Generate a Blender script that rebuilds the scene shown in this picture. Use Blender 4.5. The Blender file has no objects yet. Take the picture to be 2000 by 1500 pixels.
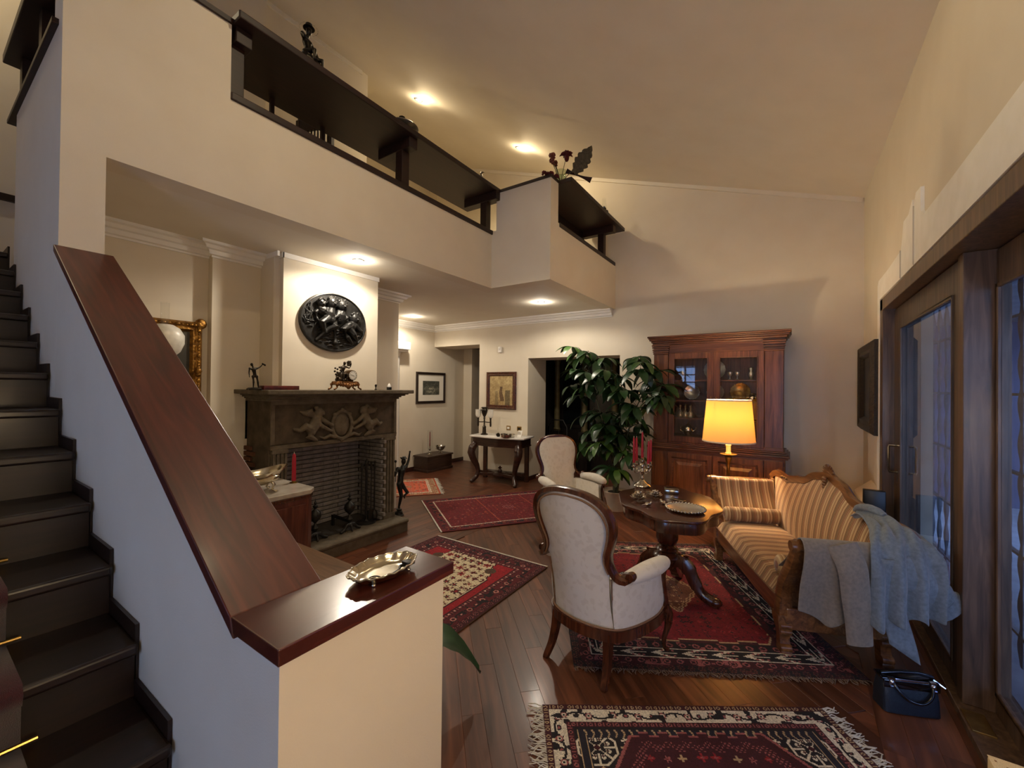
import bpy, bmesh, math, random
import numpy as np
from mathutils import Vector, Matrix
C = bpy.context.scene.collection
SC = bpy.context.scene
PI = math.pi
rnd = random.Random(7)

# ---------------------------------------------------------------- camera, sky, exposure
cd = bpy.data.cameras.new('camera'); cam = bpy.data.objects.new('camera', cd); C.objects.link(cam)
cd.sensor_fit = 'HORIZONTAL'; cd.sensor_width = 36.0; cd.lens = 811.7 / 2000 * 36.0
cd.clip_start = 0.02; cd.clip_end = 200
YAW, PITCH, ROLL = 0.59201748, 0.00801869, 0.01093604
_f = Vector((-math.sin(YAW)*math.cos(PITCH), math.cos(YAW)*math.cos(PITCH), math.sin(PITCH)))
_r = Vector((math.cos(YAW), math.sin(YAW), 0)); _u = _r.cross(_f)
_r2 = math.cos(ROLL)*_r + math.sin(ROLL)*_u; _u2 = -math.sin(ROLL)*_r + math.cos(ROLL)*_u
cam.matrix_world = Matrix(((_r2.x, _u2.x, -_f.x, 0), (_r2.y, _u2.y, -_f.y, 0), (_r2.z, _u2.z, -_f.z, 1.6), (0, 0, 0, 1)))
SC.camera = cam
vs = SC.view_settings; vs.view_transform = 'Standard'; vs.look = 'None'; vs.gamma = 1; vs.use_curve_mapping = False
vs.exposure = 0.0
SC.cycles.max_bounces = 8; SC.cycles.diffuse_bounces = 5; SC.cycles.glossy_bounces = 4; SC.cycles.transparent_max_bounces = 12
SC.cycles.sample_clamp_indirect = 6.0
SC.cycles.use_denoising = True
w = bpy.data.worlds.new('sky'); SC.world = w; w.use_nodes = True
bg = w.node_tree.nodes['Background']; bg.inputs[0].default_value = (0.35, 0.54, 1.0, 1); bg.inputs[1].default_value = 1.5

def spot(name, loc, to, watts, col, ang=110, blend=0.6, size=0.04):
    ld = bpy.data.lights.new(name, 'SPOT'); ld.energy = watts; ld.color = col; ld.spot_size = math.radians(ang); ld.spot_blend = blend
    ld.shadow_soft_size = size
    o = bpy.data.objects.new(name, ld); C.objects.link(o); o.location = loc
    o.rotation_euler = (Vector(to) - Vector(loc)).to_track_quat('-Z', 'Y').to_euler()
    return o
def point(name, loc, watts, col, size=0.05):
    ld = bpy.data.lights.new(name, 'POINT'); ld.energy = watts; ld.color = col; ld.shadow_soft_size = size
    o = bpy.data.objects.new(name, ld); C.objects.link(o); o.location = loc
    return o
def slope_z(x): return 3.77 + 0.343 * (0.655 - x)
WARM = (1.0, 0.80, 0.51); PALE = (1.0, 0.89, 0.74)
LOWSPOTS = [(-3.44, 2.46), (-5.40, 4.96), (-2.92, 5.05)]
HISPOTS = [(-4.14, 3.85), (-3.37, 5.13)]
FILLSPOTS = [(-0.35, 1.2), (-1.55, 1.45)]      # unseen spots added in the slope above the camera to warm the room
for i, (x, y) in enumerate(LOWSPOTS):
    spot('loft_spotlight', (x, y, 2.77), (x, y, 0), 44, PALE, 165, .3, .035); point('loft_spotlight_bulb', (x, y, 2.765), 8, PALE, .03)
for i, (x, y) in enumerate(HISPOTS):
    spot('slope_spotlight', (x+.02, y, slope_z(x)-.045), (x+.5, y, 2), 44, WARM, 168, .3, .035); point('slope_spotlight_bulb', (x+.02, y, slope_z(x)-.05), 5, WARM, .03)
for i, (x, y) in enumerate(FILLSPOTS): spot('slope_spotlight', (x+.02, y, slope_z(x)-.045), (x+.02, y, 0), 34, WARM, 172, .3, .035)  # added fill light only, no fittings built for these
spot('landing_fill_spot', (-5.3, -.2, slope_z(-5.3)-.05), (-5.1, -.2, 2), 50, WARM, 172, .3, .035)  # unseen spot added to brighten the far left wall
point('floor_lamp_bulb', (-.53, 4.75, 1.33), 36, (1, .78, .49), .04)
bg.inputs[1].default_value = 7.5
vs.exposure = 0.2


# ---------------------------------------------------------------- colour and materials
def lin(c):
    if isinstance(c, str): c = tuple(int(c[i:i+2], 16) for i in (0, 2, 4))
    return tuple((v/255/12.92 if v/255 <= 0.04045 else ((v/255+0.055)/1.055)**2.4) for v in c)
class NT:
    def __init__(s, name):
        s.m = bpy.data.materials.new(name); s.m.use_nodes = True; s.t = s.m.node_tree
        s.b = s.t.nodes['Principled BSDF']; s.out = s.t.nodes['Material Output']
    def n(s, typ, **k):
        nd = s.t.nodes.new(typ)
        for a, v in k.items():
            if a.startswith('i_'): nd.inputs[a[2:].replace('_', ' ')].default_value = v
            else: setattr(nd, a, v)
        return nd
    def l(s, a, b): s.t.links.new(a, b)
    def coords(s, scale=(1, 1, 1), kind='Object', rot=(0, 0, 0)):
        tc = s.n('ShaderNodeTexCoord'); mp = s.n('ShaderNodeMapping'); s.l(tc.outputs[kind], mp.inputs[0])
        mp.inputs['Scale'].default_value = scale; mp.inputs['Rotation'].default_value = rot
        return mp.outputs[0]
    def ramp(s, fac, stops):
        r = s.n('ShaderNodeValToRGB'); e = r.color_ramp.elements
        while len(e) < len(stops): e.new(0.5)
        for i, (p, c) in enumerate(stops): e[i].position = p; e[i].color = (*lin(c), 1)
        s.l(fac, r.inputs[0]); return r.outputs[0]
    def bump(s, h, strength=0.2, dist=0.01):
        b = s.n('ShaderNodeBump'); b.inputs['Strength'].default_value = strength; b.inputs['Distance'].default_value = dist
        s.l(h, b.inputs['Height']); s.l(b.outputs[0], s.b.inputs['Normal'])
def M(name, c1, c2=None, rough=0.5, metal=0.0, scale=(8, 8, 8), bump=0.0, bscale=None, coat=0.0, spec=0.5, sheen=0.0, detail=4.0, bdist=0.01):
    k = NT(name); b = k.b
    b.inputs['Roughness'].default_value = rough; b.inputs['Metallic'].default_value = metal
    b.inputs['Coat Weight'].default_value = coat; b.inputs['Coat Roughness'].default_value = 0.12
    b.inputs['Specular IOR Level'].default_value = spec; b.inputs['Sheen Weight'].default_value = sheen
    if isinstance(scale, (int, float)): scale = (scale,)*3
    nz = k.n('ShaderNodeTexNoise', i_Scale=1.0, i_Detail=detail); k.l(k.coords(scale), nz.inputs[0])
    col = k.ramp(nz.outputs[0], [(0.3, c1), (0.7, c2 or c1)]); k.l(col, b.inputs['Base Color'])
    if bump:
        h = nz.outputs[0]
        if bscale:
            n2 = k.n('ShaderNodeTexNoise', i_Scale=1.0, i_Detail=3.0); k.l(k.coords((bscale,)*3 if not isinstance(bscale, tuple) else bscale), n2.inputs[0]); h = n2.outputs[0]
        k.bump(h, bump, bdist)
    return k.m
def WOOD(name, dark, mid, light, axis=2, rough=0.35, coat=0.2, freq=30, rnd_amt=0.0, kind='Object'):
    k = NT(name); b = k.b; b.inputs['Roughness'].default_value = rough; b.inputs['Coat Weight'].default_value = coat; b.inputs['Coat Roughness'].default_value = 0.15
    sc = [freq, freq, freq]; sc[axis] = freq*0.08
    co = k.coords(tuple(sc), kind)
    if rnd_amt:
        oi = k.n('ShaderNodeObjectInfo'); ad = k.n('ShaderNodeVectorMath', operation='MULTIPLY_ADD')
        cv = k.n('ShaderNodeCombineXYZ')
        for i in range(3): k.l(oi.outputs['Random'], cv.inputs[i])
        k.l(cv.outputs[0], ad.inputs[0]); ad.inputs[1].default_value = (91, 57, 33); k.l(co, ad.inputs[2]); co = ad.outputs[0]
    n1 = k.n('ShaderNodeTexNoise', i_Scale=1.0, i_Detail=6.0, i_Distortion=1.2); k.l(co, n1.inputs[0])
    col = k.ramp(n1.outputs[0], [(0.25, dark), (0.5, mid), (0.78, light)])
    if rnd_amt:
        hs = k.n('ShaderNodeHueSaturation'); mr = k.n('ShaderNodeMapRange'); k.l(oi.outputs['Random'], mr.inputs[0])
        mr.inputs[3].default_value = 1-rnd_amt; mr.inputs[4].default_value = 1+rnd_amt; k.l(mr.outputs[0], hs.inputs['Value']); k.l(col, hs.inputs['Color']); col = hs.outputs[0]
    k.l(col, b.inputs['Base Color']); k.bump(n1.outputs[0], 0.08, 0.004)
    return k.m
def PAINTED(name, rough=0.9, bump=0.0, bscale=400, sheen=0.0):      # colour woven, dyed or printed into the mesh (colour attribute 'dye')
    k = NT(name); a = k.n('ShaderNodeVertexColor', layer_name='dye'); 
    k.b.inputs['Roughness'].default_value = rough; k.b.inputs['Sheen Weight'].default_value = sheen
    nz = k.n('ShaderNodeTexNoise', i_Scale=1.0, i_Detail=3.0); k.l(k.coords((bscale,)*3), nz.inputs[0])
    mx = k.n('ShaderNodeMix', data_type='RGBA', blend_type='MULTIPLY'); mx.inputs[0].default_value = 0.35
    k.l(a.outputs[0], mx.inputs[6]); k.l(k.ramp(nz.outputs[0], [(0.3, (130,130,130)), (0.6, (255,255,255))]), mx.inputs[7]); k.l(mx.outputs[2], k.b.inputs['Base Color'])
    if bump: k.bump(nz.outputs[0], bump, 0.004)
    return k.m
def GLASS(name, tint=(1, 1, 1), rough=0.02, ior=1.45, gain=1.0):              # thin pane: clear by transparency, mirror by fresnel
    k = NT(name); tr = k.n('ShaderNodeBsdfTransparent'); tr.inputs[0].default_value = (*tint, 1)
    gl = k.n('ShaderNodeBsdfGlossy'); gl.inputs['Roughness'].default_value = rough
    lw = k.n('ShaderNodeLayerWeight'); lw.inputs[0].default_value = 0.5; mx = k.n('ShaderNodeMixShader')   # Schlick: the same from either side
    pw = k.n('ShaderNodeMath', operation='POWER'); pw.inputs[1].default_value = 5; k.l(lw.outputs['Facing'], pw.inputs[0])
    mu = k.n('ShaderNodeMath', operation='MULTIPLY_ADD'); mu.inputs[1].default_value = .92*gain; mu.inputs[2].default_value = .06*gain; k.l(pw.outputs[0], mu.inputs[0])
    k.l(mu.outputs[0], mx.inputs[0]); k.l(tr.outputs[0], mx.inputs[1]); k.l(gl.outputs[0], mx.inputs[2]); k.l(mx.outputs[0], k.out.inputs[0])
    return k.m
def EMIT(name, col, s):
    k = NT(name); k.b.inputs['Base Color'].default_value = (*col, 1); k.b.inputs['Emission Color'].default_value = (*col, 1); k.b.inputs['Emission Strength'].default_value = s
    return k.m

# ---------------------------------------------------------------- mesh builder
def rotz(a): return Matrix.Rotation(a, 4, 'Z')
def frame(o, x, y, z):
    return Matrix(((x[0], y[0], z[0], o[0]), (x[1], y[1], z[1], o[1]), (x[2], y[2], z[2], o[2]), (0, 0, 0, 1)))
class MB:
    def __init__(s): s.v = []; s.f = []; s.T = None
    def add(s, vs, fs, T=None):
        k = len(s.v); T = T or s.T
        s.v += [tuple(T @ Vector(p)) for p in vs] if T else [tuple(p) for p in vs]
        s.f += [tuple(i + k for i in f) for f in fs]; return s
    def box(s, x0, x1, y0, y1, z0, z1, T=None):
        return s.add([(x0,y0,z0),(x1,y0,z0),(x1,y1,z0),(x0,y1,z0),(x0,y0,z1),(x1,y0,z1),(x1,y1,z1),(x0,y1,z1)],
                     [(3,2,1,0),(4,5,6,7),(0,1,5,4),(1,2,6,5),(2,3,7,6),(3,0,4,7)], T)
    def prism(s, poly, a, b, axis='z', T=None):
        n = len(poly); f3 = {'z': lambda p, h: (p[0], p[1], h), 'y': lambda p, h: (p[0], h, p[1]), 'x': lambda p, h: (h, p[0], p[1])}[axis]
        return s.add([f3(p, a) for p in poly] + [f3(p, b) for p in poly],
                     [tuple(range(n))[::-1], tuple(range(n, 2*n))] + [(i, (i+1) % n, n+(i+1) % n, n+i) for i in range(n)], T)
    def lathe(s, prof, n=20, c=(0, 0, 0), sx=1, sy=1, T=None, fn=None, cap=True):
        vs = []; fs = []
        for r, z in prof:
            for i in range(n):
                a = 2*PI*i/n; q = fn(a, z) if fn else 1.0
                vs.append((c[0] + r*q*sx*math.cos(a), c[1] + r*q*sy*math.sin(a), c[2] + z))
        for j in range(len(prof)-1):
            for i in range(n):
                i2 = (i+1) % n; fs.append((j*n+i, j*n+i2, (j+1)*n+i2, (j+1)*n+i))
        if cap and prof[0][0] > 1e-6: fs.append(tuple(range(n))[::-1])
        if cap and prof[-1][0] > 1e-6: fs.append(tuple(range((len(prof)-1)*n, len(prof)*n)))
        return s.add(vs, fs, T)
    def grid(s, P, cu=False, cv=False, T=None):
        m = len(P); n = len(P[0]); fs = []
        for j in range(m if cv else m-1):
            for i in range(n if cu else n-1):
                j2 = (j+1) % m; i2 = (i+1) % n; fs.append((j*n+i, j*n+i2, j2*n+i2, j2*n+i))
        return s.add([p for r in P for p in r], fs, T)
    def blob(s, c, r, n=12, m=8, T=None):
        if isinstance(r, (int, float)): r = (r, r, r)
        prof = [(math.sin(PI*j/m), -math.cos(PI*j/m)) for j in range(m+1)]
        vs = []; fs = []
        for a, z in prof:
            for i in range(n): vs.append((c[0]+r[0]*a*math.cos(2*PI*i/n), c[1]+r[1]*a*math.sin(2*PI*i/n), c[2]+r[2]*z))
        for j in range(m):
            for i in range(n): fs.append((j*n+i, j*n+(i+1) % n, (j+1)*n+(i+1) % n, (j+1)*n+i))
        return s.add(vs, fs, T)
    def sweep(s, pts, section, closed=False, up=(0, 0, 1), scales=None, cap=True, T=None, csec=True):
        P = [Vector(p) for p in pts]; n = len(P); rows = []; upv = Vector(up); last = None
        for i, p in enumerate(P):
            a = P[(i-1) % n] if (closed or i > 0) else p; b = P[(i+1) % n] if (closed or i < n-1) else p
            t = (b-a).normalized(); q = upv - t*upv.dot(t)
            if q.length < 1e-4: q = (last or Vector((1, 0, 0))); q = q - t*q.dot(t)
            q.normalize(); last = q; sd = t.cross(q)
            k = scales[i] if scales else 1.0
            if isinstance(k, (int, float)): k = (k, k)
            mit = 1.0
            rows.append([tuple(p + sd*(u*k[0]) + q*(v*k[1])) for u, v in section])
        s.grid(rows, cu=csec, cv=closed, T=T); 
        if cap and not closed and csec:
            k = len(s.v) - len(rows)*len(section); m = len(section)
            s.f.append(tuple(k+i for i in range(m))[::-1]); s.f.append(tuple(k+(n-1)*m+i for i in range(m)))
        return s
    def tube(s, pts, r, n=8, closed=False, up=(0, 0, 1), flat=1.0, T=None):
        sec = [(math.cos(2*PI*i/n), math.sin(2*PI*i/n)*flat) for i in range(n)]
        rs = r if isinstance(r, (list, tuple)) else [r]*len(pts)
        return s.sweep(pts, sec, closed, up, rs, T=T)
    def build(s, name, mat, parent=None, smooth=35, bev=0, seg=2, kind=None, label=None, col=None, mod=None):
        me = bpy.data.meshes.new(name); me.from_pydata(s.v, [], s.f)
        bm = bmesh.new(); bm.from_mesh(me); bmesh.ops.remove_doubles(bm, verts=bm.verts, dist=1e-6)
        bmesh.ops.recalc_face_normals(bm, faces=bm.faces)
        if bev:
            es = [e for e in bm.edges if len(e.link_faces) == 2 and e.calc_face_angle(0) > 0.6]
            bmesh.ops.bevel(bm, geom=es, offset=bev, segments=seg, profile=0.5, affect='EDGES', clamp_overlap=True)
        bm.to_mesh(me); bm.free()
        if smooth:
            me.polygons.foreach_set('use_smooth', [True]*len(me.polygons)); me.set_sharp_from_angle(angle=math.radians(smooth))
        me.materials.append(mat)
        o = bpy.data.objects.new(name, me); C.objects.link(o)
        if parent: o.parent = parent
        if kind: o['kind'] = kind
        if label: o['label'] = label
        if mod == 'sub': d = o.modifiers.new('s', 'SUBSURF'); d.levels = d.render_levels = 2
        if isinstance(mod, tuple) and mod[0] == 'remesh':
            d = o.modifiers.new('r', 'REMESH'); d.mode = 'VOXEL'; d.voxel_size = mod[1]; d.use_smooth_shade = True
            d = o.modifiers.new('s', 'SMOOTH'); d.iterations = 3; d.factor = 0.5
        return o
def thing(name, loc, label, cat, rz=0, group=None):
    o = bpy.data.objects.new(name, None); C.objects.link(o); o.location = loc; o.rotation_euler = (0, 0, rz)
    o.empty_display_size = 0.1
    return tag(o, label, cat, group)
def tag(o, label, cat, group=None):
    o['label'] = label; o['category'] = cat
    if group: o['group'] = group
    return o
def copy_tree(o, parent=None):
    c = o.copy(); C.objects.link(c)
    if parent: c.parent = parent
    for ch in o.children: copy_tree(ch, c)
    return c
def dyed(name, W, H, nx, ny, img, mat, parent=None, z=0.0, T=None, thick=0.0, wave=None):
    """flat grid W x H centred on the origin, one dye colour per cell (img: ny x nx x 3, sRGB 0-255)"""
    xs = np.linspace(-W/2, W/2, nx+1); ys = np.linspace(-H/2, H/2, ny+1); X, Y = np.meshgrid(xs, ys)
    Z = np.full_like(X, z) + (wave(X, Y) if wave else 0)
    V = np.stack([X, Y, Z], -1).reshape(-1, 3); i = np.arange(nx); j = np.arange(ny); I, J = np.meshgrid(i, j)
    a = (J*(nx+1)+I).ravel(); F = np.stack([a, a+1, a+nx+2, a+nx+1], -1)
    nv = len(V)
    if thick:
        V2 = V.copy(); V2[:, 2] -= thick; V = np.concatenate([V, V2])
    me = bpy.data.meshes.new(name)
    faces = F.tolist()
    if thick:
        b = [k for k in range(nx+1)] + [(j)*(nx+1)+nx for j in range(1, ny+1)] + [ny*(nx+1)+k for k in range(nx-1, -1, -1)] + [j*(nx+1) for j in range(ny-1, 0, -1)]
        faces += [(b[k], b[k]+nv, b[(k+1) % len(b)]+nv, b[(k+1) % len(b)]) for k in range(len(b))]
    if T: V = np.array([tuple(T @ Vector(p)) for p in V])
    me.from_pydata(V.tolist(), [], faces)
    c = np.asarray(img, float).reshape(-1, 3)/255; c = np.where(c <= 0.04045, c/12.92, ((c+0.055)/1.055)**2.4)
    if thick: c = np.concatenate([c, np.tile(c.mean(0)*0.5, (len(faces)-nx*ny, 1))])
    at = me.color_attributes.new('dye', 'FLOAT_COLOR', 'CORNER')
    cc = np.ones((len(faces)*4, 4), np.float32); cc[:, :3] = np.repeat(c, 4, axis=0); at.data.foreach_set('color', cc.ravel())
    me.materials.append(mat); o = bpy.data.objects.new(name, me); C.objects.link(o)
    if parent: o.parent = parent
    return o
def mould(name, path, prof, mat, closed=False):
    """straight moulding: path of (x, y, z, outward normal angle) handled by sweep"""
    return MB().sweep(path, prof, closed).build(name, mat, smooth=30)

def cr(pts, n):
    """Catmull-Rom through the points"""
    P = [Vector(p) for p in pts]; P = [2*P[0]-P[1]] + P + [2*P[-1]-P[-2]]; out = []
    for i in range(1, len(P)-2):
        for k in range(n):
            t = k/n; a, b, c, d = P[i-1:i+3]
            out.append(0.5*((2*b) + (-a+c)*t + (2*a-5*b+4*c-d)*t*t + (-a+3*b-3*c+d)*t**3))
    return [tuple(p) for p in out + [P[-2]]]

# shared materials
PLASTER = M('wall_plaster', (219, 209, 190), (214, 203, 183), rough=0.85, scale=3, bump=0.08, bscale=220, spec=0.25)
CEIL = M('ceiling_paint', (223, 215, 199), (218, 209, 192), rough=0.9, scale=3, bump=0.05, bscale=200, spec=0.2)
WHITE = M('white_paint', (236, 232, 224), (230, 226, 218), rough=0.6, scale=5)
DARKWOOD = WOOD('dark_stained_wood', (20, 8, 7), (32, 12, 10), (44, 18, 14), axis=1, rough=0.5, coat=0.04)
CAPWOOD = WOOD('red_mahogany', (52, 18, 12), (76, 29, 21), (98, 42, 30), axis=0, rough=0.4, coat=0.12, freq=26)
CAPWOODY = WOOD('red_mahogany_lengthwise', (50, 17, 12), (72, 28, 20), (92, 40, 29), axis=1, rough=0.26, coat=0.5, freq=26)
FRAMEWOOD = WOOD('brown_door_wood', (58, 42, 31), (90, 68, 51), (118, 92, 70), axis=2, rough=0.4, coat=0.15)
MAHOG = WOOD('polished_mahogany', (40, 18, 10), (70, 34, 19), (96, 50, 28), axis=2, rough=0.25, coat=0.4)
WALNUT = WOOD('walnut_cabinet', (58, 31, 17), (100, 59, 33), (136, 88, 53), axis=2, rough=0.4, coat=0.08, freq=22)
WALNUTX = WOOD('walnut_crossgrain', (52, 28, 16), (92, 53, 31), (126, 80, 48), axis=0, rough=0.4, coat=0.08, freq=22)
BRONZE = M('dark_bronze', (28, 24, 20), (52, 45, 36), rough=0.38, metal=0.8, scale=30)
BLACKBRONZE = M('black_bronze', (34, 33, 32), (58, 57, 55), rough=0.42, metal=0.55, scale=30)
SILVER = M('polished_silver', (214, 208, 196), (190, 184, 170), rough=0.16, metal=1.0, scale=12)
TARNISH = M('gilded_silver', (228, 220, 200), (196, 184, 158), rough=0.2, metal=1.0, scale=14)
CASEMETAL = M('satin_silver', (232, 228, 216), (206, 200, 186), rough=0.34, metal=0.8, scale=12)
BRASS = M('aged_brass', (190, 158, 96), (150, 118, 62), rough=0.28, metal=1.0, scale=14)
GOLD = M('old_gilding', (176, 128, 54), (96, 62, 26), rough=0.42, metal=0.75, scale=25, bump=0.5, bscale=60)
REDWAX = M('red_candle_wax', (172, 20, 44), (150, 14, 38), rough=0.35, scale=20)
CLEAR = GLASS('clear_glass', (0.97, 0.98, 0.98))
PANE = GLASS('window_glass', (0.93, 0.96, 0.98), gain=1.0)
PANETHIN = GLASS('cabinet_glass', (0.96, 0.95, 0.93), gain=0.9)
STONE = M('grey_sandstone', (112, 102, 87), (88, 79, 67), rough=0.85, scale=14, bump=0.35, bscale=90, spec=0.2)
WICK = M('candle_wick', (230, 222, 205), rough=0.9)
# ================================================================ the setting
def S(mb, name, mat, **k):
    k.setdefault('smooth', 0); return mb.build(name, mat, kind='structure', **k)
FLOORW = WOOD('parquet_plank', (58, 30, 18), (90, 51, 32), (120, 72, 47), axis=0, rough=0.38, coat=0.12, freq=16, rnd_amt=0.28)
YB = 6.05
floor = S(MB().box(-6.4, 0.95, -3.2, 9.6, -0.2, -0.006), 'floor', FLOORW)
# planks: 45-degree field in the room, straight planks by the fireplace, a straight band along the window
PW, PL = 0.105, 0.95
pm = MB(); pm.box(-PL/2+.0003, PL/2-.0003, -PW/2+.0003, PW/2-.0003, -0.012, 0.0)
plank0 = pm.build('plank', FLOORW, floor, smooth=0, bev=0.0007, seg=1)
spots_ = []
def seen(x, y):
    d = (x*_r2.x + y*_r2.y, x*_f.x + y*_f.y)
    return d[1] > 0.9 and abs(d[0]) < d[1]*1.25
for a in range(-70, 70):
    off = (a*0.37 % 1)*PL
    for b in range(-12, 12):
        u = b*PL + off; v = a*PW
        x = -0.7071*u + 0.7071*v - 1.0; y = 0.7071*u + 0.7071*v + 2.5
        if -3.1 < x < 0.46 and 1.0 < y < 6.3 and seen(x, y): spots_.append((x, y, 3*PI/4))
for i in range(-20, 30):
    for x in (-2.95-.105*i for i in range(28)):
        y = i*PL + ((x*7.7) % 1)*PL
        if x > -6.0 and 1.6 < y < 7.5 and seen(x, y): spots_.append((x, y, PI/2+1e-4))
for x in (0.40+.105*i for i in range(4)):
    for i in range(0, 8):
        y = i*PL + ((x*5.3) % 1)*PL
        if 1.2 < y < 6: spots_.append((x, y, PI/2))
spots_.sort(key=lambda p: p[0]**2 + p[1]**2)
far_planks = MB()
for i, (x, y, a) in enumerate(spots_):
    zz = rnd.uniform(-0.0006, 0.0) + (0.002 if a < 2 else 0)
    if i < 290:
        o = plank0 if i == 0 else plank0.copy()
        if i: C.objects.link(o); o.parent = floor
        o.location = (x, y, zz); o.rotation_euler = (0, 0, a)
    else:
        far_planks.box(-PL/2+.0006, PL/2-.0006, -PW/2+.0006, PW/2-.0006, -0.005, 0.0, T=Matrix.Translation((x, y, zz)) @ rotz(a))
if far_planks.v: far_planks.build('far_planks', FLOORW, floor, smooth=0, kind='stuff')

# sloping ceiling
XL = -6.2
def slab(x0, x1, y0, y1, t=0.15):
    return [(x0,y0,slope_z(x0)),(x1,y0,slope_z(x1)),(x1,y1,slope_z(x1)),(x0,y1,slope_z(x0)),(x0,y0,slope_z(x0)+t),(x1,y0,slope_z(x1)+t),(x1,y1,slope_z(x1)+t),(x0,y1,slope_z(x0)+t)]
BOXF = [(3,2,1,0),(4,5,6,7),(0,1,5,4),(1,2,6,5),(2,3,7,6),(3,0,4,7)]
S(MB().add(slab(XL, 0.95, -3.2, 6.3), BOXF), 'ceiling', CEIL)
# thin white trim line under the slope on the back wall and loft wall
def slope_trim(name, pts):
    S(MB().sweep(pts, [(-.012, -.05), (.012, -.05), (.012, .0), (-.012, .0)]), name, CEIL)
slope_trim('trim_1', [(-6.1, 6.04, slope_z(-6.1)), (0.66, 6.04, slope_z(.66))])

# back wall with the hall opening and the doorway, 0.6 m deep reveals
bw = MB()
HX0, HX1, HZ = -5.95, -4.80, 2.39
DX0, DX1, DZ = -3.74, -2.13, 2.10
bw.box(-6.4, -5.96, YB, YB+.6, 0, 6.2)
bw.box(HX1, DX0, YB, YB+.62, 0, 6.2)
bw.box(DX1, 0.95, YB, YB+.62, 0, 6.2)
bw.box(HX0, HX1, YB, YB+.6, HZ, 6.2)
bw.box(DX0, DX1, YB, YB+.62, DZ, 6.2)
S(bw, 'wall_back', PLASTER)
# print wall (left of the passage), running on into the hall
pw = MB(); pw.box(-6.15, -5.95, 3.55, 6.95, 0, 2.8); pw.box(-6.15, -5.72, 6.95, 7.2, 0, 2.8); S(pw, 'wall_left', PLASTER)
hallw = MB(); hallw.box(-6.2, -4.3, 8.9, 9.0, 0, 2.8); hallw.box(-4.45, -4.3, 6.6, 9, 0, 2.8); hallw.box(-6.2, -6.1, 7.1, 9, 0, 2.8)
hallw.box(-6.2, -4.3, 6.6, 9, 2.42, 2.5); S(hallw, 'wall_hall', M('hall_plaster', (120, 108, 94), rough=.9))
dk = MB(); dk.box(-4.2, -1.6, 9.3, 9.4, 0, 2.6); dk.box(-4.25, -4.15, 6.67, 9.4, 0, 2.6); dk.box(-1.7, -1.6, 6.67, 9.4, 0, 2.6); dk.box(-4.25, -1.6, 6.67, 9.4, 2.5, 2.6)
S(dk, 'wall_dining_room', M('shade_darkened_wall', (52, 46, 42), rough=.6))  # wall colour darkened to stand for the shade of the unlit room
# wall behind the fireplace, chimney breast, and the end block
lw = MB(); lw.box(-4.5, -4.2, 0.612, 1.51, 0, 2.8); lw.box(-4.5, -4.12, 1.51, 1.93, 0, 2.8); lw.box(-4.5, -4.3, 2.99, 3.7, 0, 2.8); lw.box(-5.96, -4.31, 3.5, 3.69, 0, 2.8)
S(lw, 'wall_fireplace_side', PLASTER)
br = MB(); br.box(-4.5, -3.88, 1.90, 2.99, 1.45, 2.8); br.box(-3.88, -3.82, 1.955, 2.99, 1.45, 2.8); S(br, 'wall_chimney_breast', PLASTER)
# loft: slab, parapets
loft = MB(); loft.box(-6.15, -3.03, 0.62, 6.05, 2.8, 3.02); loft.box(-3.03, -2.25, 4.03, 6.05, 2.8, 3.02); S(loft, 'ceiling_loft', CEIL)
gw = MB()
gw.box(-3.20, -3.015, 0.445, 0.612, 0, 2.795)                         # column at the head of the stair wall
gw.box(-3.20, -3.015, 0.445, 4.012, 2.795, 3.48); gw.box(-3.20, -3.015, 0.445, 1.19, 3.48, 3.93)
gw.box(-3.20, -2.21, 4.012, 4.19, 2.795, 3.48); gw.box(-2.95, -2.21, 4.012, 4.19, 3.48, 3.925)
gw.box(-2.39, -2.21, 4.19, 6.05, 2.795, 3.48)
S(gw, 'wall_gallery', PLASTER)
sw = MB()
sw.box(-4.40, -3.20, 0.445, 0.612, 0, 3.42)                         # wall of the stairwell above the flight
S(sw, 'wall_stairwell', PLASTER)
lf = MB(); lf.box(-4.7, -4.47, 0.7, 3.19, 3.02, 6.2); lf.box(-6.2, -4.47, 3.19, 3.3, 3.02, 6.2); lf.box(-4.7, -4.41, 0.7, 2.05, 3.02, 6.2); S(lf, 'wall_loft', PLASTER)
slope_trim('trim_2', [(-4.46, 0.7, slope_z(-4.46)), (-4.46, 3.2, slope_z(-4.46)), (-6.2, 3.2, slope_z(-6.2))])
fl = MB(); fl.box(-8.2, -6.15, -3.2, 6.3, 0, 6.8); S(fl, 'wall_far_left', PLASTER)

# right wall: solid far pier, lintel above the sliding door
rw = MB(); rw.box(0.67, 1.0, 4.93, 6.1, 0, 3.85); rw.box(0.67, 1.0, -3.2, 4.93, 2.40, 3.85); rw.box(0.67, 1.0, -3.2, 1.05, 0, 2.4); S(rw, 'wall_right', PLASTER)
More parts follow.
